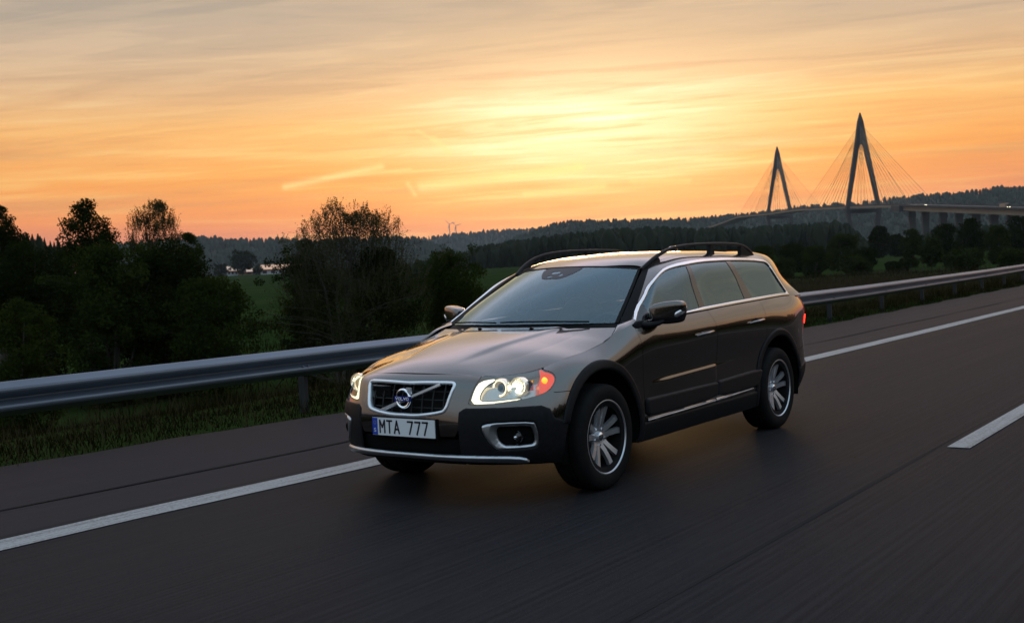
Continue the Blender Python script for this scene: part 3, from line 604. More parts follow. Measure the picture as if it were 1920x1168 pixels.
# tail lamps
A = body(SD(TAIL), 5.05, 5.42, off=.004, rnd=.012, rdrop=.008, res=.006); tls = both('tail_lamp', A, REDLENS)
for o, f in zip(tls, (lambda q: q, flip)):
    A = body(lambda U, V, x, y, z: psdf(U, z, chaikin(rect(5.128, 5.20, .845, .925), 1)), 5.08, 5.3, off=.009, res=.005); put('lit_segment', f(A), REDLIT, o)
# arch cladding
for F_, cx, u0, u1 in ((AF, 0, .95, 2.07), (AR, -2.85, 3.70, 4.93)):
    lo = (lambda U, x: np.where(U < 1.3, .49, .24)) if cx == 0 else (lambda U, x: np.where(x < -3.1, .47, .24))
    A = body(lambda U, V, x, y, z: np.minimum(np.minimum(.500-F_(x, z, 0), F_(x, z, .437)), z-lo(U, x)), u0, u1, off=.013, rnd=.018, rdrop=.011, thick=.03, res=.007); both('wheel_arch_trim', A, CLAD)
# door cladding with silver inserts
for ds, o0, st, u0, u1 in ((df, chaikin([(2.044,.41),(2.040,.49),(2.050,.526),(2.08,.530),(3.12,.529),(3.152,.52),(3.150,.49),(3.118,.40),(2.10,.398)], 1), [(2.046,.374),(3.10,.383),(3.100,.3965),(2.046,.3885)], 2.0, 3.2),
                         (dr, chaikin([(3.124,.402),(3.158,.49),(3.163,.525),(3.19,.533),(3.93,.548),(3.985,.535),(3.97,.50),(3.90,.41),(3.8,.405)], 1), [(3.112,.384),(3.78,.397),(3.79,.411),(3.118,.397)], 3.05, 4.05)):
    A = body(SD(o0), u0, u1, v=(.15, .62), off=.020, rnd=.020, rdrop=.020, res=.005)
    for q, d in zip((A, flip(A)), ds): put('door_cladding', q, CLAD, d)
    A = body(SD(chaikin(st, 1)), u0, u1, v=(.1, .40), off=.020, rnd=.008, rdrop=.010, res=.005, thick=.02)
    for q, d in zip((A, flip(A)), ds): put('silver_insert', q, SATIN, d)
A = body(lambda U, V, x, y, z: np.minimum(np.minimum(psdf(U, z, rect(1.9, 4.2, .1, .372)), AF(x, z, .47)), AR(x, z, .45)), 1.9, 4.2, v=(0, .40), off=.010, rnd=.02, rdrop=.012); both('sill', A, CLAD)
# door handles in their pockets
for ds, xs, z0 in ((df, (-1.335, -1.575), .912), (dr, (-2.275, -2.515), .942)):
    u0 = 4.01-2.5-xs[0]; P0 = BODY(np.array([u0+.02]), np.array([BODY.v1*.74]))[0]
    for i, d in enumerate(ds):
        sg = 1-2*i; y0 = .908*sg
        MB().tube([(xs[0]+.005, y0+.002*sg, z0-.012), (xs[0]-.04, y0+.028*sg, z0-.002), ((xs[0]+xs[1])/2, y0+.034*sg, z0+.001), (xs[1]+.03, y0+.030*sg, z0+.008), (xs[1], y0+.012*sg, z0+.010)], [.010, .015, .016, .015, .010], 10, flat=.62).build('door_handle', PAINT, d, angle=60)
        MB().lathe([(.0, .003), (.03, .0035), (.045, .002), (.052, -.006)], 24, ((xs[0]+xs[1])/2+.015, 0, 0), 'y').build('handle_pocket', GLOSSBLACK, d, smooth=True) if False else None
        mb = MB(); n = 20; c0 = np.array([(xs[0]+xs[1])/2+.01, y0-.0005*sg, z0-.014])
        mb.add([c0+[.085*math.cos(2*math.pi*k/n), .0035*sg, .034*math.sin(2*math.pi*k/n)] for k in range(n)]+[c0-[0, .004*sg, 0]], [(k, (k+1) % n, n) for k in range(n)]); mb.build('handle_pocket', GLOSSBLACK, d)

# ---- greenhouse
DLO = chaikin([(-.515,1.02),(-.546,1.055),(-.680,1.145),(-.832,1.226),(-.935,1.287),(-1.04,1.337),(-1.15,1.381),(-1.271,1.417),(-1.44,1.443),(-1.62,1.458),(-1.80,1.467),(-1.99,1.472),(-2.40,1.472),(-2.86,1.460),(-3.05,1.446),(-3.125,1.438),(-3.172,1.408),(-3.20,1.34),(-3.24,1.258),(-3.300,1.15),(-3.315,1.118),(-3.30,1.02)], 1)
def gv(f): return lambda U, V, x, y, z: f(x, z, V, U)
vg = GREEN.tv[3]
below = lambda x, z: z-belt(x)[1]
def green(f, u0, u1, v0, v1, res=.008, **k): return cut(GREEN, gv(f), (u0, u1), (v0, v1), int((u1-u0)/res), int((v1-v0)/res), **k)
wl = lambda x: .030-.020*np.clip((x+1.55)/.60, 0, 1)
A = green(lambda x, z, V, U: np.minimum(.060-U, vg-.002-V), 0, .14, 0, vg+.01, res=.005, off=.004, thick=.01); pm = both('pillar_moulding', A, BLACK)
A = green(lambda x, z, V, U: np.minimum(-psdf(x, z, DLO), vg-.002-V), 0, GREEN.u1, 0, vg+.01); sf = both('roof_side', A, PAINT)
A = green(lambda x, z, V, U: np.minimum(np.minimum(V-vg-.002, U-.006), 10), 0, GREEN.u1, vg-.01, _t[-1], res=.02, whole=True, thick=.01); roof = put('roof', join(A, flip(A)), PAINT, car)
fd = lambda x, z: np.minimum(psdf(x, z, DLO), np.maximum(below(x, z), -1)-.000)
A = green(lambda x, z, V, U: np.minimum(fd(x, z)-.001, wl(x)-np.minimum(fd(x, z)-.0, 1)), 0, GREEN.u1, 0, vg, res=.005, off=.010, rnd=.009, rdrop=.010, thick=.015); ch = both('chrome_window_line', A, CHROME)
LF = [(0,.9),(0,1.6),(-1.640,1.6),(-1.585,1.435),(-1.532,1.273),(-1.500,1.074),(-1.48,.9)]
LFt = [(-.70,.9),(-.735,1.06),(-.800,1.6),(-5,1.6),(-5,.9)]
LR = [(-1.57,.9),(-1.588,1.079),(-1.606,1.27),(-1.640,1.44),(-1.70,1.6),(-2.25,1.6),(-2.304,1.447),(-2.348,1.289),(-2.348,1.109),(-2.33,.9)]
LQ = [(-2.56,.9),(-2.503,1.117),(-2.447,1.28),(-2.392,1.439),(-2.34,1.6),(-3.6,1.6),(-3.6,.9)]
gi = lambda x, z: fd(x, z)-wl(x)
S3 = [lambda x, z: np.minimum(np.minimum(gi(x, z), psdf(x, z, LF)), psdf(x, z, LFt)), lambda x, z: np.minimum(gi(x, z), psdf(x, z, LR)), lambda x, z: np.minimum(gi(x, z), psdf(x, z, LQ))]
A = green(lambda x, z, V, U: np.minimum(gi(x, z)+.003, -np.maximum(np.maximum(S3[0](x, z), S3[1](x, z)), S3[2](x, z))+.002), 0, GREEN.u1, 0, vg, res=.006, thick=.008); both('window_pillar_trim', A, GLOSSBLACK)
for nm, f, ds, gm in (('front_door_window', S3[0], df, GLASS), ('rear_door_window', S3[1], dr, DARKGLASS), ('rear_side_window', S3[2], qp, DARKGLASS)):
    A = green(lambda x, z, V, U: f(x, z), 0, GREEN.u1, 0, vg, res=.012, off=-.003, thick=0)
    for q, d in zip((A, flip(A)), ds): put(nm, q, gm, d)
# windscreen with black border, header sensor patch, wipers
def scr(f, off=0, **k): return cut(SCREEN, lambda U, V, x, y, z: f(U, V), (-1, 1), (0, 1), 161, 121, off=off, **k)
A = scr(lambda U, V: np.minimum(np.minimum(.985-np.abs(U), V-.008), .985-V)*.6, thick=0); ws = put('windscreen', A, GLASS, car)
def wsin(U, V): return psdf(U, V, chaikin([(-.955,.07),(-.965,.2),(-.955,.8),(-.93,.945),(-.80,.962),(.80,.962),(.93,.945),(.955,.8),(.965,.2),(.955,.07),(.88,.045),(-.88,.045)], 2))
A = scr(lambda U, V: np.minimum(np.minimum(np.minimum(.985-np.abs(U), V-.008), .985-V), -wsin(U, V))*.6, off=-.004, thick=.004); put('black_border', A, GLOSSBLACK, ws)
A = scr(lambda U, V: np.minimum(np.minimum(.990-np.abs(U), V-.006), np.maximum(np.abs(U)-.962, V-.972))*.6, off=.002, thick=.004); put('screen_moulding', A, BLACK, ws)
SENS = chaikin([(-.29,.98),(.29,.98),(.285,.90),(.17,.765),(.12,.735),(-.12,.735),(-.17,.765),(-.285,.90)], 1)
HOLES = [chaikin([(-.10,.845),(-.10,.885),(-.03,.895),(.03,.88),(.03,.845),(-.03,.835)], 1), chaikin([(.05,.80),(.05,.835),(.10,.845),(.115,.80),(.08,.785)], 1), chaikin([(-.10,.765),(-.10,.80),(-.03,.805),(-.02,.77)], 1)]
def sens(U, V):
    f = psdf(U, V, SENS)
    for h in HOLES: f = np.minimum(f, -psdf(U, V, h))
    return f*.5
A = cut(SCREEN, lambda U, V, x, y, z: sens(U, V), (-.4, .4), (.65, 1), 90, 70, off=.0016, thick=.0); put('sensor_patch', A, material('frosted_black', (.020, .023, .030), .5, spec=.4), ws)
# cowl and header gaps filled, wipers
mb = MB(); n = 31; us = np.linspace(-1, 1, n); a = screen_fn(us, np.full(n, .012))+[0, 0, -.004]; b = bonnet_fn(us*.97, np.full(n, .985))+[0, 0, -.022]; mb.add(list(a)+list(b), [(i, i+1, n+i+1, n+i) for i in range(n-1)]); mb.build('cowl_panel', BLACK, car)
for y0, y1, nm in ((.58, -.08, 'wiper'), (-.12, -.66, 'wiper')):
    pts = [screen_fn(np.array([(y0+(y1-y0)*t)/.75]), np.array([.010+.012*math.sin(math.pi*t*.9)]))[0]+[.010, 0, .012] for t in np.linspace(0, 1, 9)]
    MB().tube(pts, .006, 6).build(nm, BLACK, car, angle=60)
# rear: screen and tailgate top
ce = GREEN.grid([GREEN.u1], np.linspace(0, _t[-1], 14))[0]; b = BODY(np.linspace(5.24, BODY.u1, 14), np.full(14, BODY.v1)); mb = MB()
for sg in (1, -1):
    rows = [ce*[1, sg, 1], (ce*.35+b*.65)*[1, sg, 1]-[.02, 0, 0], b*[1, sg, 1]]; mb.add([p for r_ in rows for p in r_], [(r_*14+i, r_*14+i+1, r_*14+15+i, r_*14+14+i) for r_ in range(2) for i in range(13)])
mb.build('rear_window', DARKGLASS, tg, smooth=True)
# roof rails
RP = np.array([(-1.135,.572,1.412),(-1.20,.583,1.447),(-1.28,.592,1.485),(-1.40,.599,1.528),(-1.56,.602,1.562),(-1.75,.604,1.580),(-2.05,.605,1.590),(-2.35,.605,1.591),(-2.65,.603,1.586),(-2.83,.60,1.574),(-2.93,.597,1.553),(-3.02,.594,1.520),(-3.10,.590,1.478)])
RPs = curve(RP, np.linspace(0, 1, 48)); prof = [(-.014,-.011),(-.017,.0),(-.011,.010),(.0,.0125),(.011,.010),(.017,.0),(.014,-.011)]
for sg in (1, -1):
    rl = MB().sweep(RPs*[1, sg, 1], prof).build('roof_rail', CLAD, car, angle=50)
    for x0, x1, z1 in ((-1.13,-1.36,1.50), (-2.20,-2.29,1.578), (-2.80,-3.06,1.55)):
        zr = lambda x: float(np.interp(-x, -RP[:, 0], RP[:, 2])); yr = .600*sg; zb = lambda x: float(np.interp(-x, [1.1,1.26,1.42,1.62,2.0,2.5,2.94,3.2], [1.40,1.45,1.478,1.498,1.506,1.504,1.492,1.478]))-.01
        mb = MB(); v = []
        for x, xt in ((x0, x0-.02 if x0 > -2.5 else x0), (x1, x1+.02 if x1 > -2.5 else x1-.0)):
            for dy in (-.016, .016):
                for top in (0, 1): v.append((xt if top else x, yr+dy*sg+(.0), zr(xt)-.012 if top else zb(x)))
        mb.hexa(v); mb.build('rail_foot', CLAD, rl, angle=30)
MB().sweep([(-2.60, 0, 1.548), (-2.68, 0, 1.585), (-2.78, 0, 1.592), (-2.80, 0, 1.55)], [(-.012, -.01), (-.006, .01), (.006, .01), (.012, -.01)]).build('roof_antenna', PAINT, roof, angle=40)

# ---- headlamps
LB = lambda poly, u0, u1, off, thick, v=(.42, 1), res=.005, **k: body(SD(poly), u0, u1, v=v, off=off, thick=thick, res=res, **k)
_hl = lambda U, V, x, y, z: np.minimum(psdf(U, z, LAMP), BODY.v1-.003-V)
CRES = chaikin([(.480,.652),(.485,.74),(.496,.79),(.56,.80),(.585,.795),(.545,.76),(.528,.71),(.534,.668),(.60,.662),(.78,.674),(.80,.669),(.70,.659),(.58,.650)], 1)
lit = []
for f in (lambda q: q, flip):
    bk = body(_hl, .44, 1.04, v=(.42, 1), off=-.055, thick=-.050, res=.007); hl = put('headlamp', f(bk), HOUSING, car)
    A = body(_hl, .44, 1.04, v=(.42, 1), off=.0, thick=.0, res=.007); put('lens', f(A), LENS, hl)
    A = body(lambda U, V, x, y, z: np.minimum(_hl(U, V, x, y, z), psdf(U, z, CRES)), .44, .85, v=(.42, 1), off=-.010, thick=.012, res=.005); put('light_band', f(A), HEADLIT, hl)
    A = body(lambda U, V, x, y, z: np.minimum(np.minimum(_hl(U, V, x, y, z), -psdf(U, z, CRES)), .0045+psdf(U, z, CRES)), .50, .85, v=(.42, 1), off=-.009, thick=.012, res=.004); put('band_bezel', f(A), GLOSSBLACK, hl)
    A = body(lambda U, V, x, y, z: np.minimum(_hl(U, V, x, y, z)-.004, (U-.895)+(z-.75)*.35), .86, 1.04, v=(.42, 1), off=-.006, thick=.02, res=.005); am = put('side_indicator', f(A), AMBERLIT, hl)
    sg = 1 if f is not flip else -1
    ab = np.array([.505, .785*sg, .765]); MB().lathe([(0, .018), (.014, .013), (.021, 0), (.014, -.013), (0, -.018)], 14, ab+[.004, .006*sg, 0], 'x').build('indicator_bulb', AMBERBULB, am, smooth=True)
    for (cx_, cy_, cz_, rr, m_, nm) in ((.700, .592, .736, .052, HEADBULB, 'projector'), (.632, .682, .738, .052, HEADBULB, 'reflector_bowl')):
        c0 = (cx_, cy_*sg, cz_); d = MB().lathe([(.006, -.045), (rr*.55, -.035), (rr*.85, -.010), (rr, .012), (rr+.005, .014), (rr+.007, .004), (rr+.004, -.04)], 28, c0, 'x').build(nm, REFLECTOR, hl, angle=50)
        if nm == 'projector':
            MB().lathe([(0, .012), (.014, .009), (.024, .0), (.029, -.014)], 20, c0, 'x').build('projector_lens', GLOSSBLACK, d, smooth=True)
            MB().lathe([(rr-.010, .006), (rr-.003, .012), (rr-.003, .004)], 28, (c0[0]+.001, c0[1], c0[2]), 'x', closed=True).build('halo_ring', HEADLIT, d, smooth=True)
        else:
            MB().lathe([(0, .012), (.012, .008), (.017, -.004), (.012, -.018), (0, -.022)], 16, (c0[0]+.004, c0[1]+.004*sg, c0[2]-.006), 'x').build('bulb', HEADBULB, d, smooth=True)
    MB().box((.600, .745*sg, .742), (.050, .012, .062)).build('lamp_divider', CLEARBLUE, hl)

# ---- door mirrors
def superell(c, rx, ry, rz, e=2.6, nu=28, nv=18, shape=None):
    V, F = [], []; sp = lambda t, p: math.copysign(abs(t)**p, t)
    for i in range(nv+1):
        b = -math.pi/2+math.pi*i/nv
        for j in range(nu):
            a = 2*math.pi*j/nu; p = np.array([rx*sp(math.cos(b), 2/e)*sp(math.cos(a), 2/e), ry*sp(math.cos(b), 2/e)*sp(math.sin(a), 2/e), rz*sp(math.sin(b), 2/e)])
            if shape: p = shape(p)
            V.append(p+c)
    for i in range(nv):
        for j in range(nu): F.append((i*nu+j, i*nu+(j+1) % nu, (i+1)*nu+(j+1) % nu, (i+1)*nu+j))
    return V, F
for sg in (1, -1):
    def shp(p): return np.array([p[0]*(1-.20*p[1]/.10*1)-.35*p[1], (p[1]*(1-.10*(p[2] < 0)))*sg, p[2]*(1-.15*max(0, -p[1])/.1)+.06*p[1]])
    c0 = np.array([-.800, .968*sg, 1.112])
    mr = MB().add(*superell(c0, .066, .108, .074, 4.6, 36, 24, shape=shp)).build('door_mirror', PAINT, car, smooth=True)
    MB().add(*superell(c0+[-.006, 0, -.034], .066, .105, .052, 4.2, 36, 20, shape=shp)).build('mirror_lower_shell', CLAD, mr, smooth=True)
    MB().add(*superell(c0+[-.066, 0, -.004], .012, .094, .064, 3.4, 24, 10, shape=shp)).build('mirror_glass', CHROME, mr, smooth=True)
    MB().tube([(-.605, .845*sg, 1.035), (-.65, .885*sg, 1.028), (-.72, .925*sg, 1.035), (-.76, .950*sg, 1.055)], [.040, .034, .028, .026], 12, flat=.62).build('mirror_arm', CLAD, mr, angle=60)
    MB().add(*superell(c0+[-.016, .080*sg, -.014], .044, .025, .024, 3.2, 22, 12, shape=lambda p: np.array([p[0]-.5*p[1], p[1]*sg, p[2]+.5*p[1]]))).build('repeater_lamp', WHITELAMP, mr, smooth=True)
    MB().add(*superell(np.array([-.585, .858*sg, 1.030]), .085, .014, .036, 3, 18, 10)).build('mirror_base', CLAD, mr, smooth=True)

# ---- wheels
def wheel(cx, side, first=None):
    c0 = np.array([cx, .800*side, RT]); w = .1175
    t = empty('wheel', tuple(c0)); t.parent = car; t.matrix_parent_inverse = place(car).inverted()
    s = side
    prof = [(.232, .108), (.242, .114), (.262, .119), (.290, .121), (.315, .117), (.332, .107), (.341, .094), (.345, .075), (.3455, .04)]
    tp = [(r, h*s) for r, h in prof]; gro = []
    for h in (.040, .012): gro += [(.3455, h), (.337, h-.001), (.337, h-.009), (.3455, h-.010)]
    full = [(r, h) for r, h in prof]+[(r, h) for r, h in gro[1:]]
    full = full+[(r, -h) for r, h in full[::-1]]+[(.20, -.10), (.20, .10)]
    MB().lathe([(r, h*s) for r, h in full], 72, c0, 'y', closed=True).build('tyre', RUBBER, t, angle=30)
    rim = MB().lathe([(.246, .104*s), (.243, .114*s), (.237, .115*s), (.231, .108*s), (.226, .095*s), (.219, .06*s), (.214, .0), (.214, -.09*s), (.222, -.10*s), (.240, -.106*s), (.2465, -.10*s), (.226, -.08*s), (.226, .09*s)], 64, c0, 'y', closed=True).build('rim', ALLOY, t, angle=40)
    MB().lathe([(.0, .02*s), (.15, .02*s), (.155, .012*s), (.155, -.01*s), (0, -.01*s)], 40, c0, 'y').build('brake_disc', STEEL, t, angle=40)
    MB().lathe([(.20, -.085*s), (.0, -.088*s)], 40, c0, 'y').build('wheel_back', STEEL, t)
    for k in range(5):
        a = 2*math.pi*k/5+.31; ca, sa = math.cos(a), math.sin(a); rd = np.array([ca, 0, sa]); tn = np.array([-sa, 0, ca]); mb = MB()
        for q in (-1, 1):
            st = [(.050, .021*q, .052, .022), (.095, .024*q, .066, .021), (.150, .035*q, .080, .022), (.200, .050*q, .090, .025), (.231, .062*q, .097, .031)]; V = []
            for r_, o_, h_, w_ in st:
                for dw, dh in ((-1, -.022), (-.8, 0), (.8, 0), (1, -.022)): V.append(c0+rd*r_+tn*(o_+dw*w_)+np.array([0, (h_+dh)*s, 0]))
            F = [(i*4+j, i*4+(j+1) % 4, i*4+4+(j+1) % 4, i*4+4+j) for i in range(4) for j in range(4)]+[(0, 1, 2, 3), (16, 17, 18, 19)]; mb.add(V, F)
        mb.build('spoke', ALLOY, t, angle=30)
    MB().lathe([(0, .068*s), (.026, .067*s), (.031, .060*s), (.033, .050*s), (.050, .052*s), (.068, .056*s), (.078, .045*s), (.085, .02*s)], 32, c0, 'y').build('hub', ALLOY, t, angle=35)
    MB().lathe([(0, .072*s), (.022, .071*s), (.029, .066*s), (.030, .055*s)], 28, c0, 'y').build('hub_cap', CHROME, t, angle=35)
    for k in range(5):
        a = 2*math.pi*k/5+.31+math.pi/5; MB().lathe([(0, .060*s), (.007, .059*s), (.009, .050*s), (.009, .03*s)], 8, c0+np.array([.056*math.cos(a), 0, .056*math.sin(a)]), 'y').build('wheel_bolt', CHROME, t, angle=40)
for cx_ in (0, -2.815):
    for sd_ in (1, -1): wheel(cx_, sd_)

# ---- underbody, wheel housings, inner structure seen through the glass
mb = MB(); mb.box((-1.42, 0, .36), (1.75, 1.72, .20)); mb.box((.28, 0, .42), (.70, .98, .34)); mb.box((-3.30, 0, .46), (.80, 1.1, .30)); mb.box((-2.8, 0, .48), (1.2, 1.0, .22)); mb.box((0, 0, .50), (1.1, .90, .30)); mb.build('underbody', BLACK, car)
for cx_ in (0, -2.835):
    for sg in (1, -1):
        mb = MB(); n = 20; V = []
        for k in range(n+1):
            a = -.25+(math.pi+.5)*k/n
            for y, r_ in ((.50, .452), (.893, .452)): V.append((cx_+r_*math.cos(a), y*sg, .35+r_*math.sin(a)))
        F = [(2*k, 2*k+2, 2*k+3, 2*k+1) for k in range(n)]; V.append((cx_, .50*sg, .35)); F += [(2*k, 2*k+2, 2*n+2) for k in range(n)]; mb.add(V, F); mb.build('wheel_housing', BLACK, car)
A = body(lambda U, V, x, y, z: np.minimum(np.minimum(np.minimum(z-.30, AF(x, z, .46)), AR(x, z, .46)), np.maximum(U-1.10, .43-z)), 0, BODY.u1, res=.02, off=-.030, thick=0, whole=True); put('inner_shell', join(A, flip(A)), BLACK, car)
n = 9; V = [bonnet_fn(np.array([u*.96]), np.array([v*.97+.01]))[0]-[0, 0, .045] for u in np.linspace(-1, 1, n) for v in np.linspace(0, 1, n)]
mesh('bonnet_liner', V, [(i*n+j, i*n+n+j, i*n+n+j+1, i*n+j+1) for i in range(n-1) for j in range(n-1)], BLACK, car)
MB().sweep([(-.62, -.74, .98), (-.52, -.45, 1.0), (-.48, 0, 1.005), (-.52, .45, 1.0), (-.62, .74, .98)], [(-.26, -.18), (-.28, -.02), (-.16, .02), (.12, .025), (.30, -.02), (.30, -.2)]).build('dashboard', INTERIOR, car, angle=40)
MB().box((-1.9, 0, .42), (2.6, 1.55, .10)).build('cabin_floor', INTERIOR, car)
A = green(lambda x, z, V, U: np.minimum(V-vg*.97, U-.06), 0, GREEN.u1, vg*.9, _t[-1], res=.05, off=-.035, thick=0, whole=True); put('headlining', join(A, flip(A)), material('headlining_cloth', (.16, .16, .16), .9), car)
c0 = np.array([-.90, .37, .93]); V, F = [], []
th = R(62); ax1 = np.array([0, 1, 0]); ax2 = np.array([math.cos(th)*-1, 0, math.sin(th)])
MB().tube([c0+.185*(math.cos(a)*ax1+math.sin(a)*ax2) for a in np.linspace(0, 2*math.pi, 33)], .015, 8, cap=False).tube([c0-.18*ax1, c0+[.03, 0, 0], c0+.18*ax1], .016, 6).tube([c0+[.03, 0, 0], c0-.17*ax2], .016, 6).add(*superell(c0+np.array([.02, 0, 0]), .03, .06, .06, 2.4, 16, 10)).build('steering_wheel', INTERIOR, car, angle=50)
def seat(x, y, wd, nm='front_seat'):
    s = MB().add(*superell(np.array([x+.22, y, .60]), .27, wd, .11, 3.2)).build(nm, SEATM, car, smooth=True)
    MB().add(*superell(np.array([x-.10, y, .88]), .075, wd*.98, .33, 3.0, shape=lambda p: np.array([p[0]-.30*(p[2]+.33)*1, p[1]*(1-.18*max(p[2], 0)/.33), p[2]]))).build('seat_back', SEATM, s, smooth=True)
    k = 1 if wd < .4 else 3
    for i in range(k): MB().add(*superell(np.array([x-.32, y+(0 if k == 1 else (i-1)*.44), 1.295]), .050, .125, .088, 2.8, 20, 12)).tube([(x-.30, y+(0 if k == 1 else (i-1)*.44)-.05, 1.12), (x-.32, y+(0 if k == 1 else (i-1)*.44)-.05, 1.26)], .007, 6).tube([(x-.30, y+(0 if k == 1 else (i-1)*.44)+.05, 1.12), (x-.32, y+(0 if k == 1 else (i-1)*.44)+.05, 1.26)], .007, 6).build('headrest', SEATM, s, smooth=True)
seat(-1.50, .37, .25); seat(-1.50, -.37, .25); seat(-2.38, 0, .66, 'rear_bench')
for x0, x1, z0 in ((-1.545, -1.62, 1.44), (-2.40, -2.36, 1.44)):
    for sg in (1, -1): MB().hexa([(x+dx, y*sg+dy*sg, z) for (x, y, z) in ((x0, .80, 1.0), (x1, .66, z0)) for dx in (-.045, .045) for dy in (-.03, 0)]).build('inner_pillar', INTERIOR, car)
MB().add(*superell(np.array([-.90, 0, 1.335]), .016, .115, .034, 2.8, 20, 10)).build('rear_view_mirror', INTERIOR, car, smooth=True)
# ------------------------------------------------------------------ environment materials
def road_mat(name, a, b, tint):
    m = material(name, a, .6, spec=.014); n = NG(m.node_tree); bs = m.node_tree.nodes['Principled BSDF']
    p = n.n('ShaderNodeNewGeometry').outputs['Position']
    lane = n.noise(n.mapping(p, scale=(.035, 1.6, 1)), 1.4, 4, .6)            # wear runs with the traffic
    grit = n.noise(p, 46, 3, .7); patch = n.noise(n.mapping(p, scale=(.25, .6, 1)), .9, 5, .6)
    fine = n.noise(n.mapping(p, scale=(.5, 7, 1)), 5, 4, .65)
    c = n.mix(n.ramp(lane, [(.32, 0), (.68, 1)]), a, b); c = n.mix(n.m('MULTIPLY', n.ramp(patch, [(.4, 0), (.7, 1)]), .4), c, tint)
    c = n.mix(n.m('MULTIPLY', n.ramp(grit, [(.35, 1), (.55, 0)]), .35), c, (.009, .009, .010)); c = n.mix(n.m('MULTIPLY', n.ramp(fine, [(.45, 0), (.7, 1)]), .22), c, (.044, .040, .039))
    brush = n.noise(n.mapping(p, scale=(.03, 26, 1)), 1.3, 3, .6); c = n.mix(n.m('MULTIPLY', n.ramp(brush, [(.42, 0), (.62, 1)]), .45), c, tuple(v*1.5 for v in b))
    n.put(bs.inputs['Base Color'], c); n.put(bs.inputs['Roughness'], n.m('ADD', .42, n.m('ADD', n.m('MULTIPLY', lane, .14), n.m('MULTIPLY', grit, .10))))
    bn = n.n('ShaderNodeBump'); bn.inputs['Strength'].default_value = .35; bn.inputs['Distance'].default_value = .006; n.put(bn.inputs['Height'], n.noise(p, 90, 3, .7)); n.put(bs.inputs['Normal'], bn.outputs[0])
    return m
ASPH = road_mat('lane_asphalt', (.0130, .0125, .0145), (.0215, .0200, .0218), (.026, .0222, .0205))
SHOULD = road_mat('shoulder_asphalt', (.022, .0185, .0205), (.031, .0262, .0280), (.026, .0215, .0235))
def worn_paint():
    m = material('worn_road_paint', (.42, .43, .43), .6); n = NG(m.node_tree); bs = m.node_tree.nodes['Principled BSDF']; p = n.n('ShaderNodeNewGeometry').outputs['Position']
    f = n.noise(n.mapping(p, scale=(.2, 5, 1)), 3, 5, .7); f2 = n.noise(p, 55, 3, .7)
    n.put(bs.inputs['Base Color'], n.mix(n.ramp(n.m('ADD', n.m('MULTIPLY', f, .5), n.m('MULTIPLY', f2, .5)), [(.38, 1), (.54, 0)]), (.25, .26, .26), (.08, .08, .08))); return m
PAINTL = worn_paint(); TAR = noisy('tar_joint', (.010, .010, .011), (.019, .018, .019), .8, 3, stretch=(.2, 3, 1), object_coords=False, spec=.05)
GALV = noisy('galvanised_steel', (.15, .175, .215), (.105, .122, .152), .40, 1.2, stretch=(.25, 1, 3), metal=.75, rvar=.15, object_coords=False)
def ground_mat():
    m = material('grass_ground', (.03, .04, .012), 1, spec=0); n = NG(m.node_tree); bs = m.node_tree.nodes['Principled BSDF']; p = n.n('ShaderNodeNewGeometry').outputs['Position']
    a = n.noise(p, .05, 5, .6); b = n.noise(p, .9, 6, .7); c = n.noise(n.mapping(p, scale=(1, 1, 0)), .018, 3, .5)
    col = n.mix(n.ramp(a, [(.40, 0), (.62, 1)]), (.014, .028, .007), (.023, .037, .010)); col = n.mix(n.m('MULTIPLY', n.ramp(b, [(.45, 0), (.7, 1)]), .5), col, (.024, .023, .008))
    col = n.mix(n.m('MULTIPLY', n.ramp(c, [(.56, 0), (.66, 1)]), .3), col, (.030, .026, .012)); n.put(bs.inputs['Base Color'], col)
    bn = n.n('ShaderNodeBump'); bn.inputs['Strength'].default_value = .6; bn.inputs['Distance'].default_value = .1; n.put(bn.inputs['Height'], n.noise(p, 3, 6, .7)); n.put(bs.inputs['Normal'], bn.outputs[0]); return m
GROUND = ground_mat()
def leaf_mat(name, a, b, trans=.25):
    m = bpy.data.materials.new(name); m.use_nodes = True; t = m.node_tree; t.nodes.clear(); n = NG(t); p = n.n('ShaderNodeNewGeometry').outputs['Position']
    f = n.ramp(n.noise(p, .9, 4, .6), [(.35, 0), (.65, 1)]); c = n.mix(f, a, b)
    d = n.n('ShaderNodeBsdfDiffuse'); n.put(d.inputs[0], c); tl = n.n('ShaderNodeBsdfTranslucent'); n.put(tl.inputs[0], n.mix(.5, c, tuple(min(1, v*1.6) for v in b)))
    mx = n.n('ShaderNodeMixShader'); mx.inputs[0].default_value = trans; t.links.new(d.outputs[0], mx.inputs[1]); t.links.new(tl.outputs[0], mx.inputs[2])
    o = n.n('ShaderNodeOutputMaterial'); t.links.new(mx.outputs[0], o.inputs[0]); return m
LEAFD = leaf_mat('dark_leaves', (.008, .013, .004), (.017, .023, .005)); LEAFG = leaf_mat('green_leaves', (.014, .023, .005), (.027, .036, .007)); LEAFS = leaf_mat('spring_leaves', (.026, .030, .009), (.044, .044, .013), .2)
NEEDLE = leaf_mat('conifer_needles', (.014, .024, .014), (.026, .036, .018), .1); BARK = noisy('bark', (.030, .025, .020), (.055, .047, .038), .9, 6, stretch=(1, 1, .3))
BLADE = leaf_mat('grass_blades', (.0055, .0072, .0016), (.0105, .0105, .0028), .2); DRY = leaf_mat('dry_grass_blades', (.026, .021, .010), (.042, .032, .017), .2)

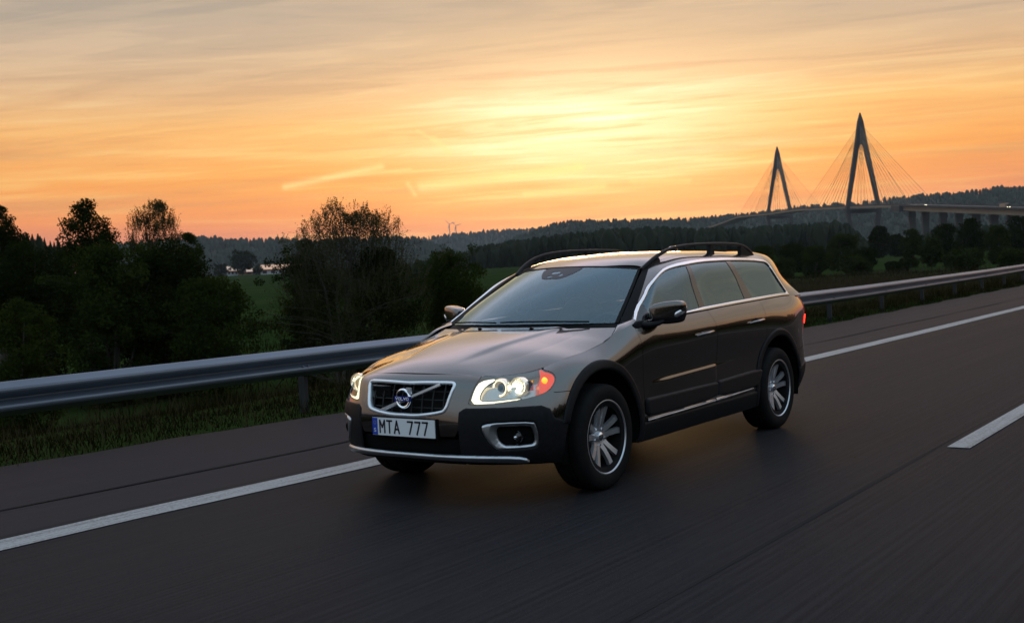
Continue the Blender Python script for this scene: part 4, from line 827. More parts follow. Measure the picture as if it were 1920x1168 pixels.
# ------------------------------------------------------------------ ground: road level, falling to fields beyond the rail, rising far off
def terrain(x, y):
    x = np.asarray(x, float); y = np.asarray(y, float); r = np.hypot(x-CAM[0], y-CAM[1])
    fall = np.clip((-5.6-y)/14, 0, 1); fall = fall*fall*(3-2*fall); low = np.interp(r, [0, 120, 200, 400, 620, 900, 1400, 2200, 4000, 9000], [-2.3, -2.2, -1.5, .4, 2.6, 6.2, 8, 0, 0, 0])
    bump = .25*np.sin(x*.21+1.3*np.sin(y*.13))*np.clip(fall, 0, 1)*np.clip(r/60, 0, 1)
    t = np.where(y < -5.6, (-.10)*(1-fall)+(low+bump)*fall, -.10)
    return t
def ysp(a): return a
rr_ = np.concatenate([np.linspace(.5, 60, 60), np.geomspace(63, 9500, 70)]); aa = np.linspace(0, 2*math.pi, 241)[:-1]
RRg, AAg = np.meshgrid(rr_, aa, indexing='ij'); gx = CAM[0]+RRg*np.cos(AAg); gy = CAM[1]+RRg*np.sin(AAg)
V = np.stack([gx, gy, terrain(gx, gy)], -1).reshape(-1, 3); nA = len(aa); i = np.arange(len(rr_)-1)[:, None]; j = np.arange(nA)[None]
Fq = np.stack([i*nA+j+0*i, (i+1)*nA+j, (i+1)*nA+(j+1) % nA, i*nA+(j+1) % nA], -1).reshape(-1, 4); V = np.concatenate([V, [[CAM[0], CAM[1], -.1]]]); F = [tuple(f) for f in Fq.tolist()]+[(len(V)-1, k, (k+1) % nA) for k in range(nA)]
mesh('ground', V, F, GROUND, smooth=True, kind='structure')

# ------------------------------------------------------------------ road
xs = np.concatenate([np.arange(60, -60, -2.), np.arange(-60, -701, -20.)])
EDGE = lambda x: np.interp(-x, [-60, -2.7, -.8, .5, 9, 13, 22, 120, 700], [-1.9, -1.58, -1.47, -1.36, -1.27, -1.2, -1.14, -1.5, -2.0])
GRE = lambda x: np.interp(-x, [-60, -1.1, 1, 2.4, 15, 25, 38, 120, 700], [-4.6, -4.40, -4.12, -3.98, -3.80, -4.0, -4.3, -4.8, -5.2])+.05*np.sin(x*1.7)+.03*np.sin(x*4.1)
def ribbon(name, x, y0, y1, z, mat, **k):
    n = len(x); V = [(a, b, z) for a, b in zip(x, y0)]+[(a, b, z) for a, b in zip(x, y1)]; return mesh(name, V, np.array([(q, q+1, n+q+1, n+q) for q in range(n-1)])[:, ::-1], mat, **k)
one = np.ones(len(xs))
ribbon('road', xs, EDGE(xs)-.22, 9.8*one, 0, ASPH, kind='structure')
xf = np.arange(60, -701, -.5); ribbon('hard_shoulder', xf, GRE(xf), EDGE(xf)-.21, -.004, SHOULD, kind='structure')
ribbon('verge_near_side', xs, 9.8*one, 16*one, -.02, GROUND, kind='structure')
ribbon('edge_line', xs, EDGE(xs)-.10, EDGE(xs)+.17, .005, PAINTL, kind='structure')
ribbon('shoulder_joint', xf, EDGE(xf)-1.02+.02*np.sin(xf*.9), EDGE(xf)-.975+.02*np.sin(xf*1.3), .002, TAR, kind='structure')
ribbon('lane_joint', xf, 2.350+.010*np.sin(xf*1.1), 2.374+.012*np.sin(xf*.7+1), .0015, TAR, kind='structure')
for k in range(8):
    x0 = -2.30-12*k; mesh('lane_dash', [(x0, 2.42, .006), (x0-3.6, 2.42, .006), (x0-3.6, 2.58, .006), (x0+.0, 2.58, .006)], np.array([[3, 2, 1, 0]]), PAINTL, kind='structure')
for k in range(2):
    x0 = 9.70+12*k; mesh('lane_dash', [(x0, 2.42, .006), (x0-3.6, 2.42, .006), (x0-3.6, 2.58, .006), (x0, 2.58, .006)], np.array([[3, 2, 1, 0]]), PAINTL, kind='structure')
ribbon('far_edge_line', xs, 6.15*one, 6.35*one, .005, PAINTL, kind='structure')

# ------------------------------------------------------------------ guard rail: W-beam lengths on posts
RY = lambda x: np.interp(-x, [-60, -1, 5, 17, 21, 36, 44, 120, 300], [-5.2, -5.05, -4.80, -4.50, -4.55, -5.05, -5.4, -7.0, -9.0])
def RZ(x):                                                     # top edge height so that it meets the photographed line
    return np.interp(-x, [-60, -1, 5, 17, 21, 36, 44, 300], [.66, .655, .655, .655, .65, .66, .68, .70])
POSTM = noisy('weathered_post', (.018, .020, .023), (.012, .013, .015), .7, 3, metal=.1)
gr = empty('guard_rail', (0, -4.9, 0), label='long galvanised steel guard rail on posts along the grassy verge behind the car', category='guard rail')
wp = [(.000, 0), (-.012, -.006), (-.030, -.020), (-.078, -.055), (-.083, -.075), (-.083, -.090), (-.078, -.108), (-.030, -.140), (-.012, -.152), (-.012, -.168), (-.030, -.180), (-.078, -.212), (-.083, -.230), (-.083, -.245), (-.078, -.262), (-.030, -.298), (-.012, -.312), (0, -.318)]
xb = list(np.arange(13.2, -110, -4.0))
for k, x0 in enumerate(xb[:-1]):
    n = 5; V = []
    for x in np.linspace(x0+.10, x0-4.0, n):
        y0, z0 = float(RY(x)), float(RZ(x))
        for q in wp+wp[::-1]: V.append((x, y0-q[0], z0+q[1]))
    m_ = len(wp); V = np.array(V).reshape(n, 2*m_, 3); V[:, m_:, 1] -= .005; V[:, :, 1] += .003*(k % 2); V = V.reshape(-1, 3)
    F = [(a*2*m_+b, a*2*m_+(b+1) % (2*m_), (a+1)*2*m_+(b+1) % (2*m_), (a+1)*2*m_+b) for a in range(n-1) for b in range(2*m_)]+[tuple((n-1)*2*m_+b for b in range(2*m_))]
    mesh('beam_section', V, F, GALV, gr, smooth=False)
    for xp in (x0-.05,):
        y0, z0 = float(RY(xp)), float(RZ(xp)); MB().box((xp, y0-.075, z0/2-.30), (.055, .10, z0+.55)).box((xp, y0-.02, z0-.16), (.07, .05, .14)).build('post', POSTM, gr)
# bolts where the lengths lap
mb = MB()
for x0 in xb[:14]:
    for dz in (-.10, -.22):
        for dx in (.0, .08): mb.lathe([(0, .020), (.012, .016), (.015, 0)], 8, (x0+dx, float(RY(x0))+.07, float(RZ(x0))+dz+.02), 'y')
mb.build('splice_bolts', GALV, gr, kind='stuff')

# ------------------------------------------------------------------ grass
def blades(name, x, y, h, wd, mat, lean=.35, **k):
    n = len(x); z = np.where(y > -5.6, -.03, terrain(x, y)-.02); a = rng.uniform(0, 2*math.pi, n); l = rng.normal(0, lean, (n, 2))*h[:, None]
    dx, dy = np.cos(a)*wd, np.sin(a)*wd; V = np.zeros((n, 3, 3)); V[:, 0] = np.stack([x-dx, y-dy, z], 1); V[:, 1] = np.stack([x+dx, y+dy, z], 1); V[:, 2] = np.stack([x+l[:, 0], y+l[:, 1], z+h], 1)
    return mesh(name, V.reshape(-1, 3), np.arange(3*n).reshape(-1, 3), mat, **k)
def scatter(n, x0, x1, y0, y1, p=1.0):
    x = x0-(x0-x1)*rng.random(n)**p; y = rng.uniform(y0, y1, n); return x, y
x, y = scatter(110000, 9, -60, -8.5, -3.9, 1.35); ok = y < GRE(x)-.02*rng.random(len(x))+.02; x, y = x[ok], y[ok]; cl = .5+.5*np.sin(x*1.9+np.sin(y*2.3)*2)
h = rng.gamma(4, .019, len(x))*(.55+.75*cl)*np.clip((GRE(x)-y)/.5+.3, .3, 1); blades('verge_grass', x, y, h, np.full(len(x), .0055), BLADE, label='rough green grass on the verge around the guard rail', category='grass', kind='stuff')
x, y = scatter(9000, 9, -60, -8.5, -4.2, 1.3); blades('dry_verge_grass', x, y, rng.gamma(5, .045, len(x)), np.full(len(x), .005), DRY, label='dry tan grass stalks among the verge grass', category='dry grass', kind='stuff')
# meadow beyond the rail
x, y = scatter(60000, 20, -150, -75, -8.5, 1.0); r = np.hypot(x-CAM[0], y-CAM[1]); blades('meadow_grass', x, y, rng.gamma(4, .07, len(x)), .008+r*.0004, BLADE, lean=.3, label='dark meadow grass sloping away beyond the guard rail', category='grass', kind='stuff')
V = []
for (px, py, D_, sx_, sy_, n) in ((1500, 516, 120, 9, 7, 5000), (1575, 522, 105, 16, 6, 9000), (1760, 512, 130, 14, 5, 2500), (1640, 505, 150, 20, 6, 2500)):
    c = spot(px, 474, D_); V.append(np.stack([c[0]+rng.normal(0, sx_, n), c[1]+rng.normal(0, sy_, n)], 1))
V = np.concatenate(V); blades('tan_meadow_grass', V[:, 0], V[:, 1], rng.gamma(6, .10, len(V)), np.full(len(V), .035), DRY, lean=.3, label='patch of tall tan grass in the meadow behind the car', category='dry grass', kind='stuff')

# ------------------------------------------------------------------ trees
def leafs(C, rad, n, size, flat=.0):
    """leaf quads in clumps C (k,3) of radius rad (k)"""
    C = np.asarray(C); k = rng.choice(len(C), n, p=rad**2.2/np.sum(rad**2.2)); d = rng.normal(0, 1, (n, 3)); d /= np.linalg.norm(d, axis=1)[:, None]; q = rng.random(n)**.42
    P = C[k]+d*(rad[k]*q)[:, None]*[1, 1, .9]; u = rng.normal(0, 1, (n, 3)); u /= np.linalg.norm(u, axis=1)[:, None]; v = np.cross(u, rng.normal(0, 1, (n, 3))); v /= np.linalg.norm(v, axis=1)[:, None]
    s = (size*rng.uniform(.55, 1.35, n))[:, None]; V = np.stack([P-u*s, P+v*s*.55, P+u*s, P-v*s*.55], 1).reshape(-1, 3); return V, np.arange(4*n).reshape(-1, 4)
def tree(name, label, px, dist, width, top, mat, nleaf, leaf, group, nclump=26, stems=1, sparse=0.0, dense_below=None, crown0=.15, shape='round', base=None, category='tree'):
    """crown spans width metres at the point of the photograph column px at a distance, up to height top (absolute z)"""
    b = spot(px, 584, dist); z0 = float(terrain(b[0], b[1])) if base is None else base; b = np.array([b[0], b[1], z0]); H = top-z0
    t = empty(name, tuple(b), label=label, category=category, group=group)
    mb = MB(); tips = []
    for s in range(stems):
        o = np.array([rng.normal(0, .12*width/2), rng.normal(0, .12*width/2), 0])*(stems > 1); lean = rng.normal(0, .10 if stems == 1 else .22, 2)*H*.5
        pts = [b+o+np.array([lean[0]*q*q, lean[1]*q*q, H*.93*q*(1 if s == 0 else rng.uniform(.75, 1))])+rng.normal(0, .012*H, 3)*(q > 0) for q in np.linspace(0, 1, 6)]; pts[0][2] = z0-.3
        r0 = .022*H*(1 if stems == 1 else .6); mb.tube(pts, np.linspace(r0, r0*.12, 6), 6)
        for q in np.linspace(crown0+.03, .95, 10 if stems > 1 else 16):
            i = min(4, int(q*5)); p0 = pts[i]+(pts[i+1]-pts[i])*(q*5-i); a = rng.uniform(0, 2*math.pi); w_ = {'round': math.sqrt(max(.05, 1-(2*(q-crown0)/(1-crown0)-1)**2)), 'cone': 1.05-q, 'dome': (1.02-q**3)**.5, 'up': min(1, 4*(1-q)+.2)}[shape]
            L = width/2*w_*rng.uniform(.75, 1.05); up = rng.uniform(.15, .55)*L; p2 = p0+np.array([math.cos(a)*L, math.sin(a)*L, up]); p1 = (p0+p2)/2+np.array([0, 0, up*.25]); mb.tube([p0, p1, p2], [r0*.32*(1.1-q), r0*.22*(1.1-q), r0*.05], 4, cap=False); tips += [p2, p1+rng.normal(0, .06*width, 3)]
    mb.build('trunk', BARK, t)
    C, rad = [], []; nclump = int(nclump*max(1, .85*H/width))
    for _ in range(nclump):
        q = rng.random()**.8 if shape != 'up' else .30+.70*rng.random(); zc = crown0+(1-crown0)*q; w_ = {'round': math.sqrt(max(.03, 1-(2*q-1)**2))*.92, 'cone': 1.0-q*.97, 'dome': (1-q**3)**.5, 'up': min(1, 4.2*(1-q)+.14)}[shape]
        a = rng.uniform(0, 2*math.pi); rr = rng.random()**.42*width/2*w_*.84; C.append(b+np.array([math.cos(a)*rr, math.sin(a)*rr, H*zc])); rad.append(width*.155*rng.uniform(.7, 1.4)*(.5+.5*w_))
    C = np.array(C); C[:, 2] = np.minimum(C[:, 2], top-np.array(rad)*.7)
    if tips: C = np.concatenate([C, np.array(tips)]); rad = np.array(rad+[width*.075]*len(tips))
    lim = lambda P: z0+H*(1-(.20 if shape == 'dome' else .12)*np.clip(np.hypot(P[:, 0]-b[0], P[:, 1]-b[1])/(width/2), 0, 1.2)**2)+(.035*H*(np.sin(P[:, 0]*2.1-P[:, 1]*2.6)+.7*np.sin(P[:, 0]*4.7-P[:, 1]*5.3+1)-1.2) if shape == 'dome' else 0)
    if shape == 'dome': C[:, 2] = np.minimum(C[:, 2], lim(C)-np.array(rad)*.5)
    if sparse:                                                  # upper crown: thin twigs carrying small leaves, sky between
        V1, F1 = leafs(C, rad, int(nleaf*.55), leaf); zt = V1.reshape(-1, 4, 3)[:, 0, 2]; cutz = z0+H*(dense_below or .5); keep = rng.random(len(zt)) < np.clip(1.10-(zt-cutz)/(H*.11), .05, 1); V1 = V1.reshape(-1, 4, 3)[keep].reshape(-1, 3)
        up = C[C[:, 2] > cutz-H*.12]; nt_ = int(sparse*nleaf/16); k = rng.integers(0, len(up), nt_); S = up[k]+rng.normal(0, 1, (nt_, 3))*width*.035*[1, 1, 1.5]; axis = b+np.array([0, 0, H*.3]); dr_ = S-axis; dr_ /= np.linalg.norm(dr_, axis=1)[:, None]; dr_ = dr_*.55+np.array([0, 0, .8])+rng.normal(0, .22, (nt_, 3)); L = (width*.085*rng.uniform(.5, 1.5, nt_))[:, None]
        E_ = S+dr_*L; E_[:, 2] = np.minimum(E_[:, 2], (lim(E_) if shape == 'dome' else top)+rng.uniform(-.15, .15, nt_)); a = rng.normal(0, 1, (nt_, 3)); a = np.cross(dr_, a); a /= np.linalg.norm(a, axis=1)[:, None]; tv_ = np.stack([S-a*.007, S+a*.007, E_], 1).reshape(-1, 3)
        mesh('twigs', tv_, np.arange(len(tv_)).reshape(-1, 3), BARK, t, kind='stuff')
        m_ = 16; q = rng.random((nt_, m_, 1)); P = (S[:, None]*(1-q)+E_[:, None]*q+rng.normal(0, .022, (nt_, m_, 3))).reshape(-1, 3); u = rng.normal(0, 1, P.shape); u /= np.linalg.norm(u, axis=1)[:, None]; v = np.cross(u, rng.normal(0, 1, P.shape)); v /= np.linalg.norm(v, axis=1)[:, None]; s_ = (leaf*.9*rng.uniform(.6, 1.3, len(P)))[:, None]
        V1 = np.concatenate([V1, np.stack([P-u*s_, P+v*s_*.5, P+u*s_, P-v*s_*.5], 1).reshape(-1, 3)]); F1 = np.arange(len(V1)).reshape(-1, 4)
    else: V1, F1 = leafs(C, rad, nleaf, leaf)
    mesh('crown', V1, F1, mat, t); return t
def zat(px, py, dist): return float(spot(px, py, dist)[2])
def mwid(px0, px1, dist): return float(np.linalg.norm((spot(px1, 500, dist)-spot(px0, 500, dist))[:2]))
def T(name, label, x0, x1, ytop, dist, mat, nleaf, leaf, group, **k):
    xc = (x0+x1)/2; return tree(name, label, xc, dist, mwid(x0, x1, dist), zat(xc, ytop, dist), mat, nleaf, leaf, group, **k)
gl = 'roadside trees beyond the guard rail'
T('broadleaf_tree', 'dark tree cut by the left edge of the frame, its rounded top against the sky', -55, 68, 382, 46, LEAFD, 26000, .045, gl, shape='up', nclump=40, crown0=.05)
T('broadleaf_tree', 'tall dark pointed tree, the second from the left edge of the frame', 108, 238, 374, 44, LEAFD, 34000, .042, gl, shape='up', nclump=46, crown0=.05)
T('birch_tree', 'tall thin-leaved tree with sky showing through its top, left of the farm', 236, 368, 380, 45, LEAFS, 34000, .028, gl, shape='up', nclump=60, crown0=.1, sparse=.6, dense_below=.72)
T('leafy_bush', 'broad dark bush filling the bottom left behind the guard rail', -80, 160, 452, 40, LEAFD, 36000, .055, gl, stems=4, crown0=0, nclump=60, category='bush')
T('leafy_bush', 'dark green bush below the pointed tree at the left', 90, 320, 458, 38, LEAFG, 36000, .05, gl, stems=4, crown0=0, nclump=60, category='bush')
T('leafy_bush', 'rounded green bush sloping down to the field, just left of the farm', 215, 425, 448, 39, LEAFD, 36000, .05, gl, stems=4, crown0=0, nclump=60, category='bush')
T('leafy_bush', 'low green bush at the edge of the open field, left of the gap', 300, 495, 520, 36, LEAFG, 26000, .045, gl, stems=4, crown0=0, nclump=50, category='bush')
T('leafy_bush', 'small bright-tipped bush top right beside the thin-leaved tree', 322, 402, 436, 47, LEAFG, 13000, .045, gl, stems=2, crown0=0, nclump=30, category='bush')
T('leafy_bush', 'lowest dark bush directly above the guard rail at the far left', -40, 120, 560, 24, LEAFG, 16000, .035, gl, stems=4, crown0=0, nclump=40, category='bush')
T('large_shrub', 'large many-stemmed shrub with an airy see-through crown above the bonnet', 518, 812, 374, 36, LEAFS, 90000, .026, gl, stems=12, crown0=.05, nclump=190, sparse=.50, dense_below=.56, shape='dome')
T('leafy_bush', 'dark bush inside the left foot of the large airy shrub', 512, 650, 450, 37, LEAFD, 24000, .042, gl, stems=3, crown0=0, nclump=44, category='bush')
T('leafy_bush', 'dark bush under the right half of the large airy shrub', 630, 790, 466, 36, LEAFD, 24000, .042, gl, stems=3, crown0=0, nclump=44, category='bush')
T('leafy_bush', 'round green bush between the airy shrub and the car windscreen', 765, 935, 472, 40, LEAFG, 30000, .045, gl, stems=3, crown0=0, nclump=50, category='bush')
# farm: lone tree, barns
gf = 'trees round the distant farm'
T('oak_tree', 'lone round tree beside the distant farm across the field', 431, 486, 472, 900, LEAFD, 3000, .9, gf, crown0=.12, nclump=30)
T('small_tree', 'low tree left of the lone round farm tree', 398, 436, 496, 905, LEAFD, 1200, .8, gf, crown0=0, nclump=14)
T('small_tree', 'low tree touching the left end of the long farm roof', 476, 500, 497, 890, LEAFD, 900, .7, gf, crown0=0, nclump=10)
ROOFM = material('sunset_tinted_metal_roof', (.72, .50, .34), .22, .9); BARNW = noisy('white_barn_wall', (.45, .46, .48), (.38, .39, .41), .8, .2); BARNR = noisy('red_barn_board', (.16, .035, .02), (.12, .03, .02), .8, .2); DARKW = material('barn_opening', (.02, .02, .022), .6)  # roof base colour has the orange of the reflected sunset put into it
def barn(label, px0, px1, yb, yw, yr, dist, depth, wallm, name='barn', n_open=4, group=None):
    p0, p1 = spot(px0, yb, dist), spot(px1, yb, dist); zb = p0[2]-1; zw = zat(px0, yw, dist); zr = zat(px0, yr, dist); u = (p1-p0)*[1, 1, 0]; L = np.linalg.norm(u); u /= L; d = np.cross([0, 0, 1], u); d = d if d@(p0-CAM) > 0 else -d
    o = np.array([p0[0], p0[1], 0]); P = lambda a, b, z: o+u*a+d*b+np.array([0, 0, z]); t = empty(name, tuple(P(L/2, depth/2, zb)), label=label, category='building', group=group)
    mb = MB(); mb.add([P(0, 0, zb), P(L, 0, zb), P(L, depth, zb), P(0, depth, zb), P(0, 0, zw), P(L, 0, zw), P(L, depth, zw), P(0, depth, zw), P(0, depth/2, zr), P(L, depth/2, zr)], [(0, 1, 5, 4), (2, 3, 7, 6), (1, 2, 6, 9, 5), (3, 0, 4, 8, 7)]); mb.build('wall', wallm, t)
    e = .8; mb = MB()
    for b0, b1 in ((-e, depth/2), (depth+e, depth/2)):
        zz_ = zw-(zr-zw)*e/(depth/2); mb.hexa([P(a, b_, z+q) for a in (-e, L+e) for b_, z in ((b0, zz_), (b1, zr)) for q in (0, .3)])
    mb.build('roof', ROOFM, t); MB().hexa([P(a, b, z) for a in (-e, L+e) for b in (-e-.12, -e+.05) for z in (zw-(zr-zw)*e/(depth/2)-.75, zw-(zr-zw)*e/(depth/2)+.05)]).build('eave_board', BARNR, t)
    for k in range(n_open):
        a = L*(k+.5)/n_open; q = MB().hexa([P(a+s, -.06, z) for s in (-L*.16/n_open*1.6, L*.16/n_open*1.6) for z in (zb+1.0, zw-1.0)]+[]) if False else MB().box(P(a, -.06, (zb+zw)/2+.5), (.1, .1, .1))
        q = MB(); w2 = L*.26/n_open; q.hexa([P(a+s, b, z) for s in (-w2, w2) for b in (-.12, .05) for z in (zb+1.6, zw-.9)]); q.build('doorway', DARKW, t)
    return t
gb = 'farm buildings across the field'
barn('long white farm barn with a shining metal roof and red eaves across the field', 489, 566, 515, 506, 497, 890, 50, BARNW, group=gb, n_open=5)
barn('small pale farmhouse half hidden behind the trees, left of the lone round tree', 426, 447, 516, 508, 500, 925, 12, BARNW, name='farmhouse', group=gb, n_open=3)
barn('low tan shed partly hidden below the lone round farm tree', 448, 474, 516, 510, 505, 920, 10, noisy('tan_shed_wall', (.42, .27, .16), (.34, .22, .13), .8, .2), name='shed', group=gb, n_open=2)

# bushes and trees on the right, behind the meadow
gr_ = 'bushes and trees in the valley below the bridge'
RB = [(1405,1462,462,190,LEAFG,'bush just right of the car roof rail, leftmost of the valley bushes'),(1452,1530,458,195,LEAFD,'dark bush behind the rear window of the car'),(1500,1560,462,175,LEAFG,'low green bush in the dip between two taller valley bushes'),
 (1545,1622,440,200,LEAFG,'rounded green tree under the near bridge tower'),(1600,1650,466,185,LEAFD,'low dark bush right below the near bridge tower'),(1630,1676,424,310,LEAFD,'tall dark round tree standing apart right of the near tower foot'),
 (1668,1702,440,330,LEAFD,'slim dark tree between the round tree and the first viaduct pier'),(1690,1738,430,205,LEAFG,'green tree in front of the first viaduct pier'),(1725,1775,446,190,LEAFG,'mid green bush between the second and third viaduct piers'),
 (1745,1810,420,225,LEAFD,'broad dark tree in front of the fourth viaduct pier'),(1795,1858,410,215,LEAFD,'tallest dark tree of the valley, in front of the fifth viaduct pier'),(1845,1905,424,200,LEAFG,'green tree below the truck on the viaduct'),(1885,1960,404,210,LEAFD,'dark tree cut by the right edge of the frame'),
 (1580,1640,480,170,LEAFG,'low meadow-edge bush left of the grassy opening'),(1660,1712,492,175,LEAFD,'smallest bush at the grassy opening in the valley'),(1870,1940,468,150,LEAFG,'low green bush just above the guard rail at the far right'),(1770,1850,468,165,LEAFG,'wide low bush in front of the tallest valley tree'),(1440,1500,486,165,LEAFG,'low bush at the left end of the meadow')]
for x0, x1, yt, dd, mt, lb in RB: T('valley_tree' if yt < 450 else 'valley_bush', lb, x0, x1, yt, dd, mt, 11000, .15 if dd < 250 else .24, gr_, crown0=.0, nclump=54, stems=2 if yt > 450 else 1, category='tree' if yt < 450 else 'bush')

# ------------------------------------------------------------------ forests and hills
def wood(name, label, P, h, mat, leafsz=None, kind='stuff', conif=.5):
    """many small trees at points P (n,3) of height h (n): each a few tapering whorls or a lumpy crown, in one mesh"""
    V, F, b = [], [], 0
    for p, hh in zip(P, h):
        if rng.random() < conif:
            n = 6; w_ = hh*rng.uniform(.15, .21); lv = [(0.02, .5), (.12, 1), (.34, .62), (.36, .84), (.60, .40), (.62, .55), (1.0, .02)]
        else:
            n = 7; w_ = hh*rng.uniform(.20, .32); lv = [(0, .55), (.2, .95), (.45, 1.05), (.7, .92), (.88, .6), (1.0, .12)]
        a0 = rng.uniform(0, 6.28)
        ring = [[(p[0]+w_*r*math.cos(a0+2*math.pi*k/n)*j, p[1]+w_*r*math.sin(a0+2*math.pi*k/n)*j, p[2]+hh*z+hh*.02*j) for k, j in enumerate(rng.uniform(.72, 1.25, n))] for z, r in lv]
        for r in ring: V += r
        for i in range(len(ring)-1):
            for k in range(n): F.append((b+i*n+k, b+i*n+(k+1) % n, b+(i+1)*n+(k+1) % n, b+(i+1)*n+k))
        b += n*len(ring)
    return mesh(name, V, np.array(F), mat, label=label, category='forest', kind=kind)
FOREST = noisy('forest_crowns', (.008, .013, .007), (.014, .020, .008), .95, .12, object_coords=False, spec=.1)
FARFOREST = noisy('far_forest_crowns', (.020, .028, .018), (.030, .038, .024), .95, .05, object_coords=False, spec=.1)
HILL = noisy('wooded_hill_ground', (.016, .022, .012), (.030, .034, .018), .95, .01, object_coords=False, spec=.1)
def ridge(name, pts, dist, front, back, base=None):
    """a hill whose skyline passes the given points of the photograph at a distance; slopes to its foot in front and behind"""
    pts = np.array(pts, float); px = np.arange(pts[0, 0], pts[-1, 0]+1, 12.); py = np.interp(px, pts[:, 0], pts[:, 1]); d0 = np.interp(px, pts[:, 0], pts[:, 2]) if pts.shape[1] > 2 else np.full(len(px), float(dist)); rows = []
    qs = [(-front, 0), (-front*.8, .16), (-front*.6, .38), (-front*.4, .62), (-front*.2, .86), (0, 1), (back*.3, .86), (back*.7, .4), (back, -.05)]
    for dq, hq in qs:
        r = []
        for a, b, dd in zip(px, py, d0):
            top = spot(a, b, dd); s = spot(a, b, dd+dq); g0 = float(terrain(s[0], s[1]))-1.5; hz = top[2]-2-dd*(.0018 if name != 'middle_hill' else .0006); nn = math.sin(a*.031+dq*.004)*math.sin(a*.013+1+dq*.009)
            r.append((s[0], s[1], g0+(hz-g0)*hq*(1+.05*nn*(1-hq))))
        rows.append(r)
    n = len(px); V = [p for r in rows for p in r]; F = np.array([(i*n+k, i*n+k+1, (i+1)*n+k+1, (i+1)*n+k) for i in range(len(qs)-1) for k in range(n-1)])
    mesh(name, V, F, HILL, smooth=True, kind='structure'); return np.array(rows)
def on_rows(rows, n, i0=0, i1=6):
    a = rng.random(n)*(rows.shape[1]-1.001); b = i0+rng.random(n)**.8*(i1-i0-.001); i, j = b.astype(int), a.astype(int); fi, fj = (b-i)[:, None], (a-j)[:, None]
    return rows[i, j]*(1-fi)*(1-fj)+rows[i+1, j]*fi*(1-fj)+rows[i, j+1]*(1-fi)*fj+rows[i+1, j+1]*fi*fj
hl_ = ridge('left_hill', [(150,470),(230,462),(300,456),(360,452),(385,449),(430,454),(480,455),(540,452),(600,455),(660,452),(720,450),(775,449),(800,456),(835,467),(870,480),(900,492)], 2600, 700, 900)
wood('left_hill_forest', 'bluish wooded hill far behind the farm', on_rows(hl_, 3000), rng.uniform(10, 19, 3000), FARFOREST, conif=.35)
h2 = ridge('far_hill', [(740,452),(790,447),(860,438),(910,433),(963,431),(1016,427),(1080,424),(1200,424),(1320,424)], 4600, 1300, 900)
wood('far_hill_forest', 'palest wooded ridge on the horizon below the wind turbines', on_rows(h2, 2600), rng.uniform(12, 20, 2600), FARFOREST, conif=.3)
h3 = ridge('middle_hill', [(930,462,2700),(979,443,2700),(1026,427,2700),(1060,418,2700),(1126,417,2700),(1226,415,2700),(1266,414,2700),(1310,412,2800),(1360,407,2900),(1438,400,2950),(1500,390,2950),(1560,385,2900),(1600,384,2850),(1640,378,2800),(1700,372,2700),(1750,367,2650),(1800,365,2600),(1850,360,2550),(1880,355,2500),(1920,357,2500),(2000,350,2450)], 2700, 800, 900)
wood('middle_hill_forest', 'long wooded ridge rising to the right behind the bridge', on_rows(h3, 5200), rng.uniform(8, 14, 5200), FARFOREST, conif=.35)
# near forest edge across the middle
P, H_ = [], []
tl = np.array([(835,488),(860,476),(900,462),(932,456),(972,450),(1047,441),(1125,432),(1182,429),(1235,427),(1313,430),(1391,426),(1460,424),(1508,420),(1576,415),(1598,424),(1622,446)])
bl = np.array([(835,505),(900,502),(960,499),(1200,492),(1460,480),(1622,472)])
for _ in range(1500):
    px = rng.uniform(830, 1625); q = rng.random(); d_ = 560+q*260; ty = np.interp(px, tl[:, 0], tl[:, 1]); hz = zat(px, ty, 690); s = spot(px, 500, d_); z0 = zat(px, np.interp(px, bl[:, 0], bl[:, 1]), 560)+q*1.5
    P.append((s[0], s[1], z0-1.0)); H_.append(max(3.5, ((zat(px, ty, d_)-z0)+1.0)*rng.uniform(.72, 1.04)))
wood('forest_edge', 'dark mixed forest stretching behind the car roof to the bridge', np.array(P), np.array(H_), FOREST, conif=.55)
P, H_ = [], []
for _ in range(420):
    px = rng.uniform(1560, 2000); d_ = rng.uniform(380, 620); s = spot(px, 500, d_); z0 = float(terrain(s[0], s[1]))-.5; P.append((s[0], s[1], z0)); H_.append(max(4, (zat(px, np.interp(px, [1560,1640,1700,1760,1840,1920,2000], [446,452,446,428,424,416,412]), d_)-z0)*rng.uniform(.7, 1.02)))
wood('valley_wood', 'dark wood filling the valley under the viaduct', np.array(P), np.array(H_), FOREST, conif=.3)
P, H_ = [], []
for _ in range(260):
    px = rng.uniform(-80, 130) if rng.random() < .6 else rng.uniform(760, 850); d_ = rng.uniform(150, 230); s = spot(px, 500, d_); z0 = float(terrain(s[0], s[1]))-.4; ty = np.interp(px, [-80, 60, 100, 112, 130, 760, 850], [440, 442, 447, 452, 470, 492, 478]); P.append((s[0], s[1], z0)); H_.append(max(3, (zat(px, ty, d_)-z0)*rng.uniform(.75, 1.03)))
wood('left_wood', 'dark conifer tops showing between the trees at the far left', np.array(P), np.array(H_), FOREST, conif=.8)

P = np.stack([rng.uniform(-170, 190, 900), rng.uniform(34, 70, 900), np.full(900, -.4)], 1)
wood('roadside_wood', 'dark wood along the opposite side of the motorway', P, rng.uniform(5, 10.5, 900), FOREST, conif=.5)
